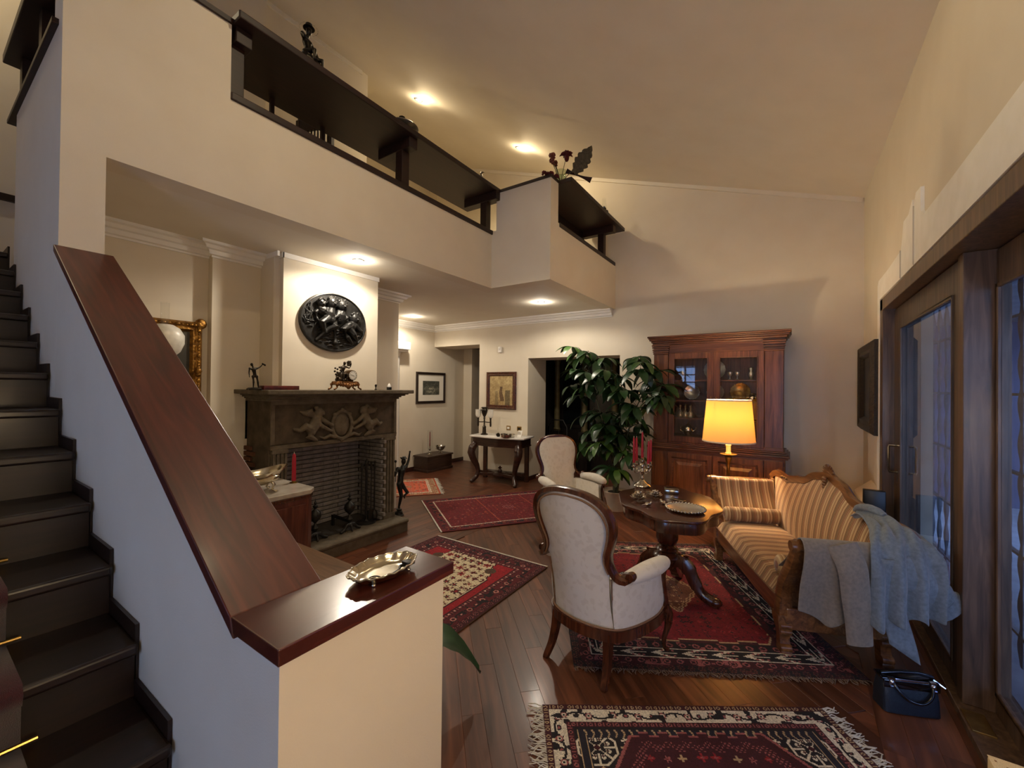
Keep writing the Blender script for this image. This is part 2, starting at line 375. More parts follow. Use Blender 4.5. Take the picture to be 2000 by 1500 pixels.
# bare white plaster band round the door, its upper edge ragged
rag = [(5.03, 0.0), (5.03, 2.56), (4.98, 2.60), (4.55, 2.60), (4.05, 2.62), (4.02, 2.68), (3.97, 2.80), (3.82, 2.80), (3.72, 2.86), (3.69, 2.79), (3.62, 2.87), (3.50, 2.86), (3.50, 2.71), (3.42, 2.665), (2.9, 2.66), (1.0, 2.67), (1.0, 2.42), (4.91, 2.42), (4.91, 0.0)]
S(MB().prism([(y, z) for y, z in rag], 0.652, 0.672, 'x'), 'trim_3', M('bare_white_plaster', (238, 234, 226), (230, 226, 216), rough=.9, scale=9, bump=.15, bscale=120))
S(MB().box(0.645, 0.66, 3.66, 3.664, 2.42, 2.80).box(0.645, 0.66, 4.05, 4.054, 2.42, 2.62), 'trim_4', M('plaster_crack', (190, 182, 168), rough=.9))

# baseboards
BB = WOOD('baseboard_wood', (34, 16, 10), (54, 27, 18), (70, 38, 26), axis=0, rough=.4)
S(MB().box(HX1, DX0, YB-.015, YB, 0, .075).box(DX1, 0.67, YB-.015, YB, 0, .075).box(DX0-.0, DX0+.015, YB, YB+.62, 0, .075).box(DX1-.015, DX1, YB, YB+.62, 0, .075), 'baseboard_back', BB)
S(MB().box(-5.95, -5.935, 3.7, 6.95, 0, .075), 'baseboard_left', BB)
S(MB().box(0.655, 0.67, 4.93, 6.05, 0, .075), 'baseboard_right', BB)

# cornice under the loft ceiling
CP = [(0, 0), (.115, 0), (.115, -.022), (.085, -.03), (.07, -.055), (.045, -.062), (.038, -.095), (.012, -.10), (.012, -.115), (0, -.115)]
def cornice(name, runs):
    mb = MB()
    for (ax, ay), (bx, by), (nx, ny), m0, m1 in runs:          # start, end, outward normal, mitre at both ends (+1 outer, -1 inner, 0 cut)
        d = Vector((bx-ax, by-ay, 0)).normalized(); R = []
        for (px, py, m, sg) in ((ax, ay, m0, -1), (bx, by, m1, 1)):
            R.append([(px + nx*o + d.x*sg*m*o, py + ny*o + d.y*sg*m*o, 2.8 + z) for o, z in CP])
        mb.grid(R, cu=True); k = len(mb.v) - 2*len(CP); n = len(CP)
        mb.f.append(tuple(k+i for i in range(n))); mb.f.append(tuple(k+n+i for i in range(n))[::-1])
    return S(mb, name, WHITE)
cornice('trim_5', [((-5.95, YB), (-2.25, YB), (0, -1), -1, 0), ((-5.95, YB), (-5.95, 3.7), (1, 0), -1, -1)])
cornice('trim_6', [((-4.2, .612), (-4.2, 1.51), (1, 0), 0, 1), ((-4.12, 1.51), (-4.12, 1.93), (1, 0), 1, 0)])
cornice('trim_7', [((-4.3, 2.99), (-4.3, 3.7), (1, 0), 0, 1), ((-4.3, 3.7), (-5.95, 3.7), (0, 1), 1, -1)])
S(MB().box(-4.12, -3.81, 1.895, 1.915, 2.755, 2.8).box(-3.83, -3.81, 1.945, 3.0, 2.755, 2.8).box(-3.89, -3.81, 1.943, 1.955, 2.755, 2.8), 'trim_8', WHITE)

# white half column with capital on the print wall
pc = thing('wall_column', (-5.95, 4.98, 0), 'white half column with a square capital on the passage wall behind the mantel end', 'column')
MB().lathe([(.075,0),(.075,.1),(.06,.12),(.055,2.13),(.062,2.14),(.055,2.16),(.085,2.22)], 20, (.03, .08, 0)).build('shaft', WHITE, pc)
MB().box(0, .17, -.07, .23, 2.22, 2.26).box(0, .20, -.10, .26, 2.26, 2.40).build('capital', WHITE, pc, smooth=0, bev=.006)

# stair wall with its sloping mahogany cap, and the ledge
def capz(x): return 1.076 + (x + 1.045) * (2.28-1.076)/(-3.015+1.045)
st = MB(); st.prism([(-3.014, 0), (-1.03, 0), (-1.03, 1.04), (-1.045, 1.04), (-3.014, capz(-3.014)-.036)], 0.445, 0.633, 'y')
st.box(-1.030, -0.862, 0.445, 0.925, 0, 1.04)
S(st, 'wall_stair', PLASTER)
tr = MB(); tr.prism([(-3.015, capz(-3.015)), (-1.045, 1.076), (-1.03, 1.03), (-3.015, capz(-3.015)-.036)], 0.428, 0.648, 'y'); capo = S(tr, 'trim_9', CAPWOOD, bev=.003)
RC = Matrix.Rotation(math.atan((2.28-1.076)/1.97), 4, 'Y'); capo.data.transform(RC.inverted()); capo.matrix_world = RC      # grain runs down the slope
tl = MB(); tl.box(-1.046, -0.838, 0.430, 0.945, 1.040, 1.076); S(tl, 'trim_10', CAPWOODY, bev=.003)
# ================================================================ sliding door, sky-blocking roof, near window
GREYWOOD = WOOD('weathered_door_wood', (50, 40, 33), (78, 64, 53), (100, 84, 70), axis=2, rough=0.45, coat=0.1)
def S2(mb, name, mat, parent, **k):
    return mb.build(name, mat, parent, **k)
wn = MB()                                                      # fixed frame in the reveal
wn.box(0.655, 0.90, 4.80, 4.93, 0, 2.41); wn.box(0.655, 0.90, 1.0, 4.93, 2.31, 2.41); wn.box(0.69, 0.96, 1.0, 4.93, -0.02, 0.035)
wn.box(0.70, 0.90, 1.0, 1.06, 0, 2.4)
door = S(wn, 'door_1', FRAMEWOOD, bev=.004)
def panel(x, y0, y1, far, near, mat, zt=2.30, z0=0.035, bot=.10, top=.17, th=.045):
    mb = MB(); mb.box(x, x+th, y1-far, y1, z0, zt); mb.box(x, x+th, y0, y0+near, z0, zt)
    mb.box(x, x+th, y0+near, y1-far, z0, z0+bot); mb.box(x, x+th, y0+near, y1-far, zt-top, zt)
    g = .018
    mb.box(x-.008, x+.008, y0+near, y0+near+g, z0+bot, zt-top).box(x-.008, x+.008, y1-far-g, y1-far, z0+bot, zt-top).box(x-.008, x+.008, y0+near, y1-far, z0+bot, z0+bot+g).box(x-.008, x+.008, y0+near, y1-far, zt-top-g, zt-top)
    o = mb.build('sliding_panel', mat, door, smooth=0, bev=.003, seg=1)
    MB().add([(x+.02, y0+near-.01, z0+bot-.01), (x+.02, y1-far+.01, z0+bot-.01), (x+.02, y1-far+.01, zt-top+.01), (x+.02, y0+near-.01, zt-top+.01)], [(0, 1, 2, 3)]).build('glass_pane', PANE, o, smooth=0)
    return o
p1 = panel(.735, 3.08, 4.80, .25, .15, GREYWOOD)
p2 = panel(.835, 1.05, 3.22, .22, .15, FRAMEWOOD)
MB().box(.72, .85, 3.02, 3.10, .035, 2.31).build('meeting_post', FRAMEWOOD, door, smooth=0, bev=.004)
MB().box(0.70, 0.78, 2.80, 2.96, 0.034, 0.042).build('floor_plate', BRASS, door, smooth=0, bev=.002)
def pull(x, y, z0, z1, d):
    mb = MB(); mb.tube([(x, y, z0), (x+d, y, z0), (x+d*1.05, y, z0+.015), (x+d*1.05, y, z1-.015), (x+d, y, z1), (x, y, z1)], .009, 8, up=(0, 1, 0))
    mb.box(x-.004, x+.004, y-.014, y+.014, z0-.09, z0+.02); return mb.build('pull_handle', SILVER, p1, smooth=40, label='bright metal pull handle')
pull(.735, 4.66, .93, 1.15, -.055); pull(.785, 4.63, .93, 1.15, .055)

# wrought grille outside, terrace, garden wall and added sky-blocking roof
IRON = M('grille_iron', (96, 94, 100), (120, 118, 124), rough=.6, metal=.3, scale=20)
gr = thing('garden_grille', (1.12, 3.0, 0), 'grey iron grille with bulging bars outside the sliding glass door', 'grille')
def gbar(y):
    pts = []; r = []
    for i in range(61):
        z = 2.5*i/60; pts.append((0, y-3.0, z)); r.append(.016 + .022*abs(math.sin(PI*z/.235))**1.5)
    MB().sweep(pts, [(-1, -.25), (1, -.25), (1, .25), (-1, .25)], up=(1, 0, 0), scales=r).build('bar', IRON, gr, smooth=60)
for i in range(27): gbar(0.6 + i*.205)
for z in (.18, .65, 1.12, 1.59, 2.06, 2.42): MB().box(-.012, .012, -2.6, 3.2, z-.008, z+.008).build('crossbar', IRON, gr, smooth=0)
TERR = M('terrace_stone', (120, 120, 128), (100, 100, 108), rough=.9, scale=6)
S(MB().box(0.96, 5.6, -4, 9, -.25, -.06), 'floor_terrace', TERR)
S(MB().box(5.4, 5.6, -4, 9.2, -.2, 3.6).box(1.0, 5.4, 9.0, 9.2, -.2, 3.6), 'wall_garden', M('garden_wall_render', (96, 95, 116), (84, 83, 104), rough=.9, scale=2))
S(MB().box(0.98, 3.4, -4, 9, 2.62, 2.74), 'ceiling_skyshade', TERR)  # roof added to hold back skylight at the sliding door

# window behind the camera (its panes show in the cabinet glass), lattice of twelve lights
nw = MB(); nw.box(-8.2, -3.25, -3.4, -3.2, 0, 6.8); nw.box(-2.55, -.45, -3.4, -3.2, 0, 6.8); nw.box(.62, 1.2, -3.4, -3.2, 0, 6.8); nw.box(-.45, .62, -3.4, -3.2, 2.3, 6.8); nw.box(-3.25, -2.55, -3.4, -3.2, 0, .85); nw.box(-3.25, -2.55, -3.4, -3.2, 2.35, 6.8)
S(nw, 'wall_near', PLASTER)
lat = MB(); lat.box(-3.25, -3.20, -3.36, -3.28, .85, 2.35); lat.box(-2.60, -2.55, -3.36, -3.28, .85, 2.35); lat.box(-2.92, -2.88, -3.35, -3.29, .85, 2.35)
for i in range(7): lat.box(-3.25, -2.55, -3.35, -3.29, .85+.245*i-.018, .85+.245*i+.018)
win = S(lat, 'window_1', IRON)
MB().add([(-3.22, -3.32, .87), (-2.58, -3.32, .87), (-2.58, -3.32, 2.33), (-3.22, -3.32, 2.33)], [(0, 1, 2, 3)]).build('glass_pane', PANE, win, smooth=0)

d2 = MB(); d2.box(-.45, -.36, -3.36, -3.26, 0, 2.3); d2.box(.53, .62, -3.36, -3.26, 0, 2.3); d2.box(-.45, .62, -3.36, -3.26, 2.2, 2.3); d2.box(-.45, .62, -3.36, -3.26, 0, .15); d2.box(.06, .11, -3.35, -3.27, 0, 2.3)  # unseen glazed door added to bring blue daylight onto the stair wall
d2 = S(d2, 'door_added', FRAMEWOOD)
MB().add([(-.4, -3.31, .1), (.58, -3.31, .1), (.58, -3.31, 2.25), (-.4, -3.31, 2.25)], [(0, 1, 2, 3)]).build('glass_pane', PANE, d2, smooth=0)

# ================================================================ staircase
STEPW = WOOD('dark_stair_wood', (16, 7, 6), (27, 12, 10), (40, 20, 15), axis=1, rough=.42, coat=.08)
stair = thing('staircase', (-1.425, -.16, 0), 'dark polished wooden staircase rising to the left along the plaster wall', 'staircase')
SX, SZ, Z0 = .2865, .1714, .618
sk = []
for k in range(-3, 12):
    xr = -SX*k; zt = Z0 + SZ*k                                  # tread k lies between x = xr and xr - SX
    MB().box(xr-SX-.018, xr+.028, -.60, .597, zt-.036, zt).build('tread', STEPW, stair, smooth=0, bev=.010, seg=3)
    zb = zt-.036
    MB().box(xr-.02, xr, -.59, .597, max(0, zb-SZ+.02), zb).build('riser', STEPW, stair, smooth=0)
    sk += [(xr+.0, zt-SZ+.05), (xr, zt+.05)]
pts = sk + [(-SX*12, Z0+SZ*11+.05), (-SX*12, Z0+SZ*11-.30)] + [(SX*3, 0)]
pts = [(x, max(z, 0)) for x, z in pts]
MB().prism(pts, .594, .604, 'y').build('skirting', STEPW, stair, smooth=0, label='stepped dark skirting board against the wall')
CARPET = M('red_stair_carpet', (70, 8, 18), (52, 5, 14), rough=.95, scale=90, sheen=.2, bump=.3, bscale=500)
rn = thing('stair_runner', (-1.425, -.16, Z0), 'deep red carpet runner laid down the middle of the dark stairs', 'carpet')
rp = []
for k in range(11, -4, -1):
    xr = -SX*k; zt = SZ*k; rp += [(xr-SX+.004, zt+.006), (xr+.024, zt+.006), (xr+.036, zt-.012), (xr+.024, zt-.040), (xr+.008, zt-.046), (xr+.008, zt-SZ+.010)]
mb = MB(); mb.grid([[(x, -.52, z) for x, z in rp], [(x, .36, z) for x, z in rp]])
o = mb.build('carpet', CARPET, rn, smooth=30); sd = o.modifiers.new('t', 'SOLIDIFY'); sd.thickness = .008; sd.offset = 1
for k in range(-2, 11):
    MB().tube([(-SX*k+.016, -.56, SZ*k-SZ+.018), (-SX*k+.016, .39, SZ*k-SZ+.018)], .006, 8).build('stair_rod', BRASS, rn, label='thin brass rod')

# landing rail and shelf over the stairwell, and gallery shelves
def shelf(name, label, loc, L, wid, rails, posts, arms, rot=0, bd=.05):
    t = thing(name, loc, label, 'shelf', rot)
    # local: x outwards over the room, y along; z = 0 underside of board
    MB().box(wid[0], wid[1], 0, L, 0, bd).build('board', DARKWOOD, t, smooth=0, bev=.008)
    for a, b, x0, x1 in rails: MB().box(x0, x1, a, b, -.49, -.44).build('rail', DARKWOOD, t, smooth=0, bev=.006)
    for y in posts: MB().box(-.045, .045, y-.045, y+.045, -.44, -.09).build('post', DARKWOOD, t, smooth=0, bev=.004)
    for y, a, b in arms: MB().box(a, b, y-.05, y+.05, -.10, 0).build('arm', DARKWOOD, t, smooth=0, bev=.006)
    return t
g1 = shelf('gallery_shelf', 'long dark wooden shelf on posts along the open gallery edge', (-3.10, 1.19, 3.93), 3.05, (-.50, .19), [(0, 2.98, -.06, .10)], (.05, 1.50, 2.80), ((.07, -.40, .10), (1.50, -.30, .15), (2.80, -.30, .20)))
for y in (.50, .94, 1.80): MB().box(-.44, -.41, y-.014, y+.014, -.91, 0).build('baluster', DARKWOOD, g1, smooth=0)
g2 = shelf('gallery_shelf', 'short dark wooden shelf on the gallery corner carrying flowers and oil lamp', (-2.30, 4.22, 3.93), 1.80, (-.32, .24), [(0, 1.80, -.06, .10)], (1.50,), ((1.50, -.28, .19),))
MB().box(-.32, -.30, 0, 1.56, -.44, 0).build('back_panel', DARKWOOD, g2, smooth=0)
S(MB().box(-3.03, -2.995, .433, 1.19, 3.925, 3.955).box(-3.2, -3.01, .425, 1.19, 3.93, 3.955), 'trim_11', DARKWOOD)
S(MB().box(-2.97, -2.20, 4.00, 4.20, 3.925, 3.955), 'trim_12', DARKWOOD)
g3 = thing('stairwell_shelf', (-4.6, .42, 3.42), 'dark shelf and rail above the stairwell at the top left corner', 'shelf')
MB().box(0, 1.5, 0, .20, 0, .03).build('rail', DARKWOOD, g3, smooth=0, bev=.004)
MB().box(-.05, 1.5, -.02, .25, .44, .50).build('board', DARKWOOD, g3, smooth=0, bev=.006)
for x in (.06, .75): MB().box(x, x+.09, .05, .14, .03, .44).build('post', DARKWOOD, g3, smooth=0)
S(MB().box(-6.15, -6.10, -1.0, 1.6, 3.30, 3.36), 'trim_13', DARKWOOD)
# recessed spotlights
SPOTG = EMIT('spot_bulb', (1.0, .86, .62), 18)
RING = M('spot_ring', (120, 112, 100), rough=.35, metal=.6)
def downlight(x, y, z, lab, tilt):
    t = thing('ceiling_spotlight', (x, y, z), lab, 'light', 0); t.rotation_euler = (0, tilt, 0); t['group'] = 'recessed ceiling spotlights'
    MB().lathe([(.036, -.004), (.050, -.008), (.055, -.004), (.055, .0), (.036, .0)], 24, cap=False).build('ring', RING, t)
    MB().lathe([(.0, -.012), (.02, -.010), (.037, -.003)], 24, cap=False).build('bulb', SPOTG, t)
for (x, y), l in zip(LOWSPOTS, ('lit recessed spotlight above the round relief', 'lit recessed spotlight in the passage ceiling', 'lit recessed spotlight under the gallery corner near the back wall')): downlight(x, y, 2.8, l, 0)
for (x, y), l in zip(HISPOTS, ('lit recessed spotlight in the sloping ceiling, the upper one', 'lit recessed spotlight in the sloping ceiling behind the corner flowers')): downlight(x, y, slope_z(x), l, math.atan(.343))
# ================================================================ fireplace and what stands round it
def limb(mb, pts, rs, n=8, T=None):
    mb.tube(pts, rs, n, T=T)
    for p, r in ((pts[0], rs[0]), (pts[-1], rs[-1])): mb.blob(p, r, 8, 6, T=T)
    return mb
fp = thing('fireplace', (-3.70, 2.48, 0), 'grey stone fireplace with carved cherubs on the frieze and a raised hearth', 'fireplace')
def Y(y): return y - 2.48
hp = [(-.55, .0), (.185, .0), (.185, .095), (.20, .105), (.205, .125), (.195, .142), (-.55, .142)]
MB().prism(hp, Y(1.885), Y(3.19), 'y').build('hearth_slab', STONE, fp, bev=.004)
FRZ = M('dark_frieze_stone', (92, 80, 66), (70, 61, 50), rough=.85, scale=12, bump=.3, bscale=80, spec=.2)
fb = MB(); fb.box(-.42, 0, Y(1.80), Y(3.16), 1.035, 1.46)
fb.box(-.50, -.02, Y(1.80), Y(1.96), 0, 1.04); fb.box(-.50, -.012, Y(2.98), Y(3.16), 0, 1.04); fb.box(-.6, -.42, Y(1.78), Y(3.18), 1.1, 1.46)
fb.build('surround', FRZ, fp, smooth=0, bev=.006)
fr = MB()                                                       # raised border of the frieze panel
for a, b, c, d in ((1.80, 3.16, 1.425, 1.455), (1.80, 3.16, 1.035, 1.075), (1.80, 1.835, 1.075, 1.425), (3.125, 3.16, 1.075, 1.425)): fr.box(0, .014, Y(a), Y(b), c, d)
fr.build('frieze_border', STONE, fp, smooth=0, bev=.004)
for y0, y1 in ((1.815, 1.95), (2.99, 3.15)):                    # fluted pilasters
    pm_ = MB(); pm_.box(-.02, .0, Y(y0), Y(y1), .142, 1.035); nfl = 4; wdt = (y1-y0)/nfl
    for i in range(nfl): pm_.box(0, .016, Y(y0)+wdt*i+wdt*.18, Y(y0)+wdt*(i+1)-wdt*.18, .20, 1.0)
    pm_.box(0, .022, Y(y0), Y(y1), .142, .20).box(0, .022, Y(y0), Y(y1), 1.0, 1.035)
    pm_.build('pilaster', STONE, fp, smooth=0, bev=.004)
mant = MB()
for i, (z0, z1, ov) in enumerate(((1.455, 1.475, .025), (1.475, 1.490, .045), (1.490, 1.505, .075), (1.505, 1.518, .10), (1.518, 1.556, .185))):
    mant.box(-.58, ov, Y(1.80)-ov*.6, Y(3.16)+min(ov, .10), z0, z1)
mant.build('mantel_shelf', STONE, fp, smooth=0, bev=.006)
# fire brick lining: each brick its own piece
BRK = M('sooty_fire_brick', (156, 150, 146), (112, 107, 104), rough=.9, scale=9, bump=.3, bscale=120, spec=.2)
bk = BRK.node_tree; 
FBK = M('fire_mortar', (66, 61, 58), (50, 46, 44), rough=.95)
MB().box(-.46, -.41, Y(1.94), Y(3.0), .10, 1.15).box(-.42, -.02, Y(2.975), Y(2.995), .10, 1.15).box(-.45, -.0, Y(1.9), Y(3.0), .10, .143).build('lining', FBK, fp, smooth=0)
def brick(w, h, d): return MB().box(-w/2, w/2, -d/2, d/2, -h/2, h/2)
b0 = brick(.232, .036, .03).build('brick', BRK, fp, smooth=0, bev=.004, seg=1)
first = True
def put(x, y, z, rz, sx=1.0):
    global first
    o = b0 if first else b0.copy()
    if not first: C.objects.link(o); o.parent = fp
    first = False
    o.location = (x + rnd.uniform(-.003, .003), y, z); o.rotation_euler = (rnd.uniform(-.01, .01), 0, rz); o.scale = (sx, 1, 1)
for r in range(21):
    z = .168 + r*.0435
    for j in range(3 if r % 2 else 4):
        w0 = .78/3.35
        if r % 2: y = 1.96 + w0*(j+.5)
        else: y = 1.96 + w0*(j)
        y = min(max(y, 1.965+.05), 2.66)
        put(-.41, Y(y), z, PI/2)
    if r % 2: put(-.41, Y(2.686), z, PI/2, .24)
    put(-.41, Y(2.845), z, PI/2, 1.05)
    for j in range(2): put(-.30 + .225*j + (.03 if r % 2 else -.02), Y(2.975), z, 0, .9)
SBR = M('side_red_brick', (104, 70, 52), (84, 56, 42), rough=.9, scale=12, bump=.3, bscale=120, spec=.2)
sb0 = None
for r in range(22):
    for j in range(2):
        o = (MB().box(-.075, .075, -.012, .012, -.018, .018).build('side_brick', SBR, fp, smooth=0, bev=.003, seg=1) if sb0 is None else sb0.copy())
        if sb0: C.objects.link(o); o.parent = fp
        sb0 = sb0 or o; o.location = (-.475 + .155*j - (.06 if r % 2 else 0), Y(1.788), .03 + r*.0475)
# carved relief: cartouche between two flying cherubs (y, z taken on the frieze)
rel = MB()
def R(y, z, x=0.0): return (x, Y(y), z)
rel.blob(R(2.474, 1.215), (.045, .085, .115), 20, 10)
ring = [R(2.474 + .108*math.cos(a), 1.212 + .135*math.sin(a), .022) for a in np.linspace(0, 2*PI, 25)[:-1]]
rel.tube(ring, .018, 8, closed=True, up=(1, 0, 0))
for a in np.linspace(0, 2*PI, 9)[:-1]: rel.blob(R(2.474 + .118*math.cos(a), 1.212 + .146*math.sin(a), .02), (.022, .022, .022), 8, 6)
for s, k in ((-1, 0), (1, 1)):
    def Q(dy, z, x=.02): return R(2.474 + s*dy, z, x)
    rel.blob(Q(.245, 1.345), (.042, .046, .048), 12, 8)                                      # head
    for i in range(7): rel.blob(Q(.245 + .04*math.cos(i*.9-1), 1.362+.03*math.sin(i*.9+.2), .035), .018, 6, 5)
    limb(rel, [Q(.255, 1.30), Q(.275, 1.245), Q(.315, 1.19)], [.040, .052, .050], 10)        # trunk
    limb(rel, [Q(.235, 1.29, .03), Q(.185, 1.255, .04), Q(.115, 1.215, .04)], [.024, .021, .015])
    limb(rel, [Q(.285, 1.29, .03), Q(.23, 1.215, .05), Q(.13, 1.165, .04)], [.022, .020, .014])
    limb(rel, [Q(.32, 1.19, .03), Q(.385, 1.225, .045), Q(.43, 1.19, .03), Q(.475, 1.205, .02)], [.042, .036, .024, .014])
    limb(rel, [Q(.32, 1.17, .03), Q(.355, 1.13, .04), Q(.30, 1.105, .03), Q(.265, 1.085, .02)], [.040, .032, .022, .014])
    for j in range(4):                                                                        # wing feathers
        a = .5 + .28*j
        rel.tube([Q(.29, 1.31, .012), Q(.29+.07*math.cos(a)+.02, 1.31+.06*math.sin(a), .022), Q(.29+.155*math.cos(a), 1.315+.10*math.sin(a)-.03*j, .008)], [.016, .026, .006], 8)
    rel.tube([Q(.07, 1.09, .02), Q(.13, 1.12, .025), Q(.19, 1.095, .02), Q(.24, 1.12, .015)], [.012, .018, .016, .006], 6)
rel.build('carved_relief', M('relief_stone', (116, 104, 87), (92, 82, 68), rough=.8, scale=16, spec=.25), fp, smooth=60, mod=('remesh', .005), label='carved stone cherubs holding an oval shield')

# andirons, tools, bronze figure
def andiron(y, x, bx, lab):
    t = thing('andiron', (x, y, .142), lab, 'andiron', group='pair of andirons')
    MB().lathe([(.0, .06), (.018, .06), (.012, .08), (.022, .10), (.032, .12), (.014, .15), (.010, .165), (.022, .18), (.046, .205), (.055, .235), (.046, .268), (.02, .29), (.010, .30), (.022, .315), (.024, .325), (.008, .338), (.014, .355), (.006, .37), (0, .40)], 18).build('stem', BLACKBRONZE, t, label='turned stem with a large ball')
    mb = MB()
    for s in (-1, 1):
        limb(mb, [(0, 0, .075), (.01, s*.04, .065), (.02, s*.07, .025), (.02, s*.105, .012)], [.014, .018, .014, .016])
        for i in range(5): mb.blob((.015, s*(.03+.016*i), .055-.009*i), .014, 8, 6)
    limb(mb, [(0, 0, .07), (.035, 0, .05), (.05, 0, .012)], [.014, .014, .012])
    mb.build('foot', BLACKBRONZE, t, smooth=60, mod=('remesh', .005))
    MB().box(-bx, 0, -.012, .012, .085, .110).box(-bx, -bx+.025, -.012, .012, 0, .11).build('log_bar', M('black_iron', (20, 19, 19), rough=.6), t, smooth=0, bev=.003)
    return t
andiron(2.572, -3.68, .29, 'black ball-topped andiron at the right of the hearth')
andiron(2.22, -3.70, .28, 'black ball-topped andiron at the left, partly behind the marble-topped cabinet')
IRONB = M('fire_iron', (30, 28, 27), (44, 42, 40), rough=.5, metal=.4)
ts = thing('fire_tool_stand', (-3.76, 2.83, .142), 'black stand of fire irons in the right corner of the fireplace', 'fire tools')
MB().lathe([(.10, 0), (.10, .012), (.03, .025), (.012, .05), (.009, .60), (.016, .62), (.02, .645), (.012, .665), (0, .68)], 16).tube([(0, -.085, .60), (0, 0, .615), (0, .085, .60)], .007).build('stand', IRONB, ts)
for i, (dy, nm) in enumerate(((-.08, 'poker'), (-.03, 'tongs'), (.04, 'shovel'), (.085, 'brush'))):
    mb = MB().tube([(.025, dy, .08), (.022, dy, .56)], .006).lathe([(.006, .55), (.014, .58), (.009, .61), (.013, .635), (0, .65)], 10, (.022, dy, 0))
    if nm == 'brush': mb.lathe([(.03, .03), (.036, .05), (.028, .10), (.01, .12)], 12, (.025, dy, 0))
    if nm == 'shovel': mb.box(.015, .03, dy-.035, dy+.035, .02, .13)
    if nm == 'tongs': mb.tube([(.025, dy+.012, .05), (.025, dy+.012, .45)], .004)
    mb.build(nm, IRONB, ts)
def figure(mb, J, s=1.0):
    """one human figure from joints (metres); J: dict"""
    limb(mb, [J['pelvis'], J['waist'], J['chest'], J['neck']], [.085*s, .075*s, .10*s, .045*s], 10)
    limb(mb, [J['neck'], J['head']], [.035*s, .04*s]); mb.blob(J['head'], (.062*s, .066*s, .082*s), 12, 8)
    for a in 'lr':
        limb(mb, [J['sh'+a], J['el'+a], J['ha'+a]], [.042*s, .033*s, .02*s]); mb.blob(J['ha'+a], .028*s, 8, 6)
        limb(mb, [J['hip'+a], J['kn'+a], J['an'+a], J['to'+a]], [.07*s, .05*s, .03*s, .024*s])
        limb(mb, [J['chest'], J['sh'+a]], [.07*s, .05*s])
    return mb
mc = thing('bronze_statuette', (-4.02, 3.50, 0), 'slender black bronze figure on one foot raising an arm, beside the fireplace', 'statue')
T = Matrix.Rotation(0.2, 4, 'Z')
mb = MB(); mb.T = T
figure(mb, dict(pelvis=(0, .02, .40), waist=(0, .03, .47), chest=(0, .05, .55), neck=(0, .07, .60), head=(0, .085, .655), shl=(-.03, .01, .575), ell=(-.02, -.06, .50), hal=(.03, -.11, .56),
    shr=(.02, .11, .585), elr=(.02, .16, .66), har=(.02, .185, .765), hipl=(0, 0, .39), knl=(.02, .02, .24), anl=(0, .0, .10), tol=(.02, .02, .07), hipr=(0, .04, .39), knr=(.06, .09, .27), anr=(-.02, .13, .21), tor=(-.03, .15, .18)), .48)
mb.lathe([(.035, .685), (.045, .69), (.02, .715), (0, .72)], 12, (0, .088, 0))
for s in (-1, 1): mb.tube([(0, .088, .700), (-.01, .088+s*.04, .705), (-.02, .088+s*.055, .715)], [.008, .010, .003], 6)
mb.tube([(.03, -.11, .44), (.03, -.11, .68)], .006, 6); mb.blob((.03, -.11, .69), .016)
mb.build('figure', BLACKBRONZE, mc, smooth=60, mod=('remesh', .005))
MB().lathe([(.062, 0), (.065, .012), (.05, .02), (.045, .045), (.05, .05), (.02, .062), (.035, .085), (0, .095)], 20).build('base', BLACKBRONZE, mc)

# mantel pieces
mst = thing('bronze_statuette', (-3.66, 1.655, 1.556), 'bronze man raising one arm at the left end of the mantel', 'statue')
mb = MB(); mb.T = Matrix.Rotation(.15, 4, 'Z')
figure(mb, dict(pelvis=(0, 0, .115), waist=(0, -.004, .14), chest=(0, -.012, .168), neck=(0, -.018, .188), head=(.0, -.028, .207), shl=(0, -.045, .175), ell=(.01, -.055, .14), hal=(.02, -.058, .105),
    shr=(0, .022, .18), elr=(0, .045, .192), har=(0, .066, .215), hipl=(0, -.016, .11), knl=(.006, -.014, .065), anl=(0, -.012, .022), tol=(.02, -.012, .016), hipr=(0, .016, .11), knr=(.008, .02, .065), anr=(0, .03, .022), tor=(.02, .034, .016)), .17)
mb.tube([(0, .058, .222), (0, .088, .205)], [.006, .009], 6)
mb.build('figure', BRONZE, mst, smooth=60, mod=('remesh', .0028))
MB().lathe([(.0, 0), (.055, 0), (.058, .008), (.045, .018), (0, .022)], 16, fn=lambda a, z: 1+.12*math.sin(5*a)).build('base', BRONZE, mst)
tag(MB().box(-.055, .055, -.15, .15, 0, .036).build('marble_block', M('red_marble', (112, 44, 36), (64, 26, 24), rough=.3, scale=22, bump=.05), bev=.004), 'flat block of red marble lying on the mantel beside the bronze man', 'marble block').location = (-3.68, 1.86, 1.5562)
ck = thing('mantel_clock', (-3.64, 2.475, 1.556), 'gilt bronze mantel clock with a seated figure and a white dial', 'clock')
GILT = M('worn_gilt_bronze', (120, 90, 54), (58, 44, 32), rough=.4, metal=.85, scale=40)
mb = MB()
for s in (-1, 1):
    for xx in (-.04, .04): limb(mb, [(xx, s*.09, .075), (xx*1.1, s*.125, .055), (xx*1.1, s*.115, .025), (xx*1.2, s*.145, .008)], [.014, .012, .008, .010])
mb.box(-.05, .05, -.115, .115, .048, .085)
for i in range(9): mb.blob((.05, -.11+.0275*i, .058 - .012*math.sin(PI*i/8)), (.012, .016, .022), 8, 6)
mb.blob((.055, 0, .035), (.012, .025, .03)); mb.build('base', M('bright_gilt', (150, 104, 62), (84, 58, 38), rough=.35, metal=.9, scale=40), ck, smooth=60, mod=('remesh', .0045))
mb = MB(); mb.blob((0, .0, .095), (.045, .09, .03), 14, 8); mb.blob((0, -.045, .13), (.04, .045, .05)); mb.blob((0, -.065, .10), (.04, .04, .03))
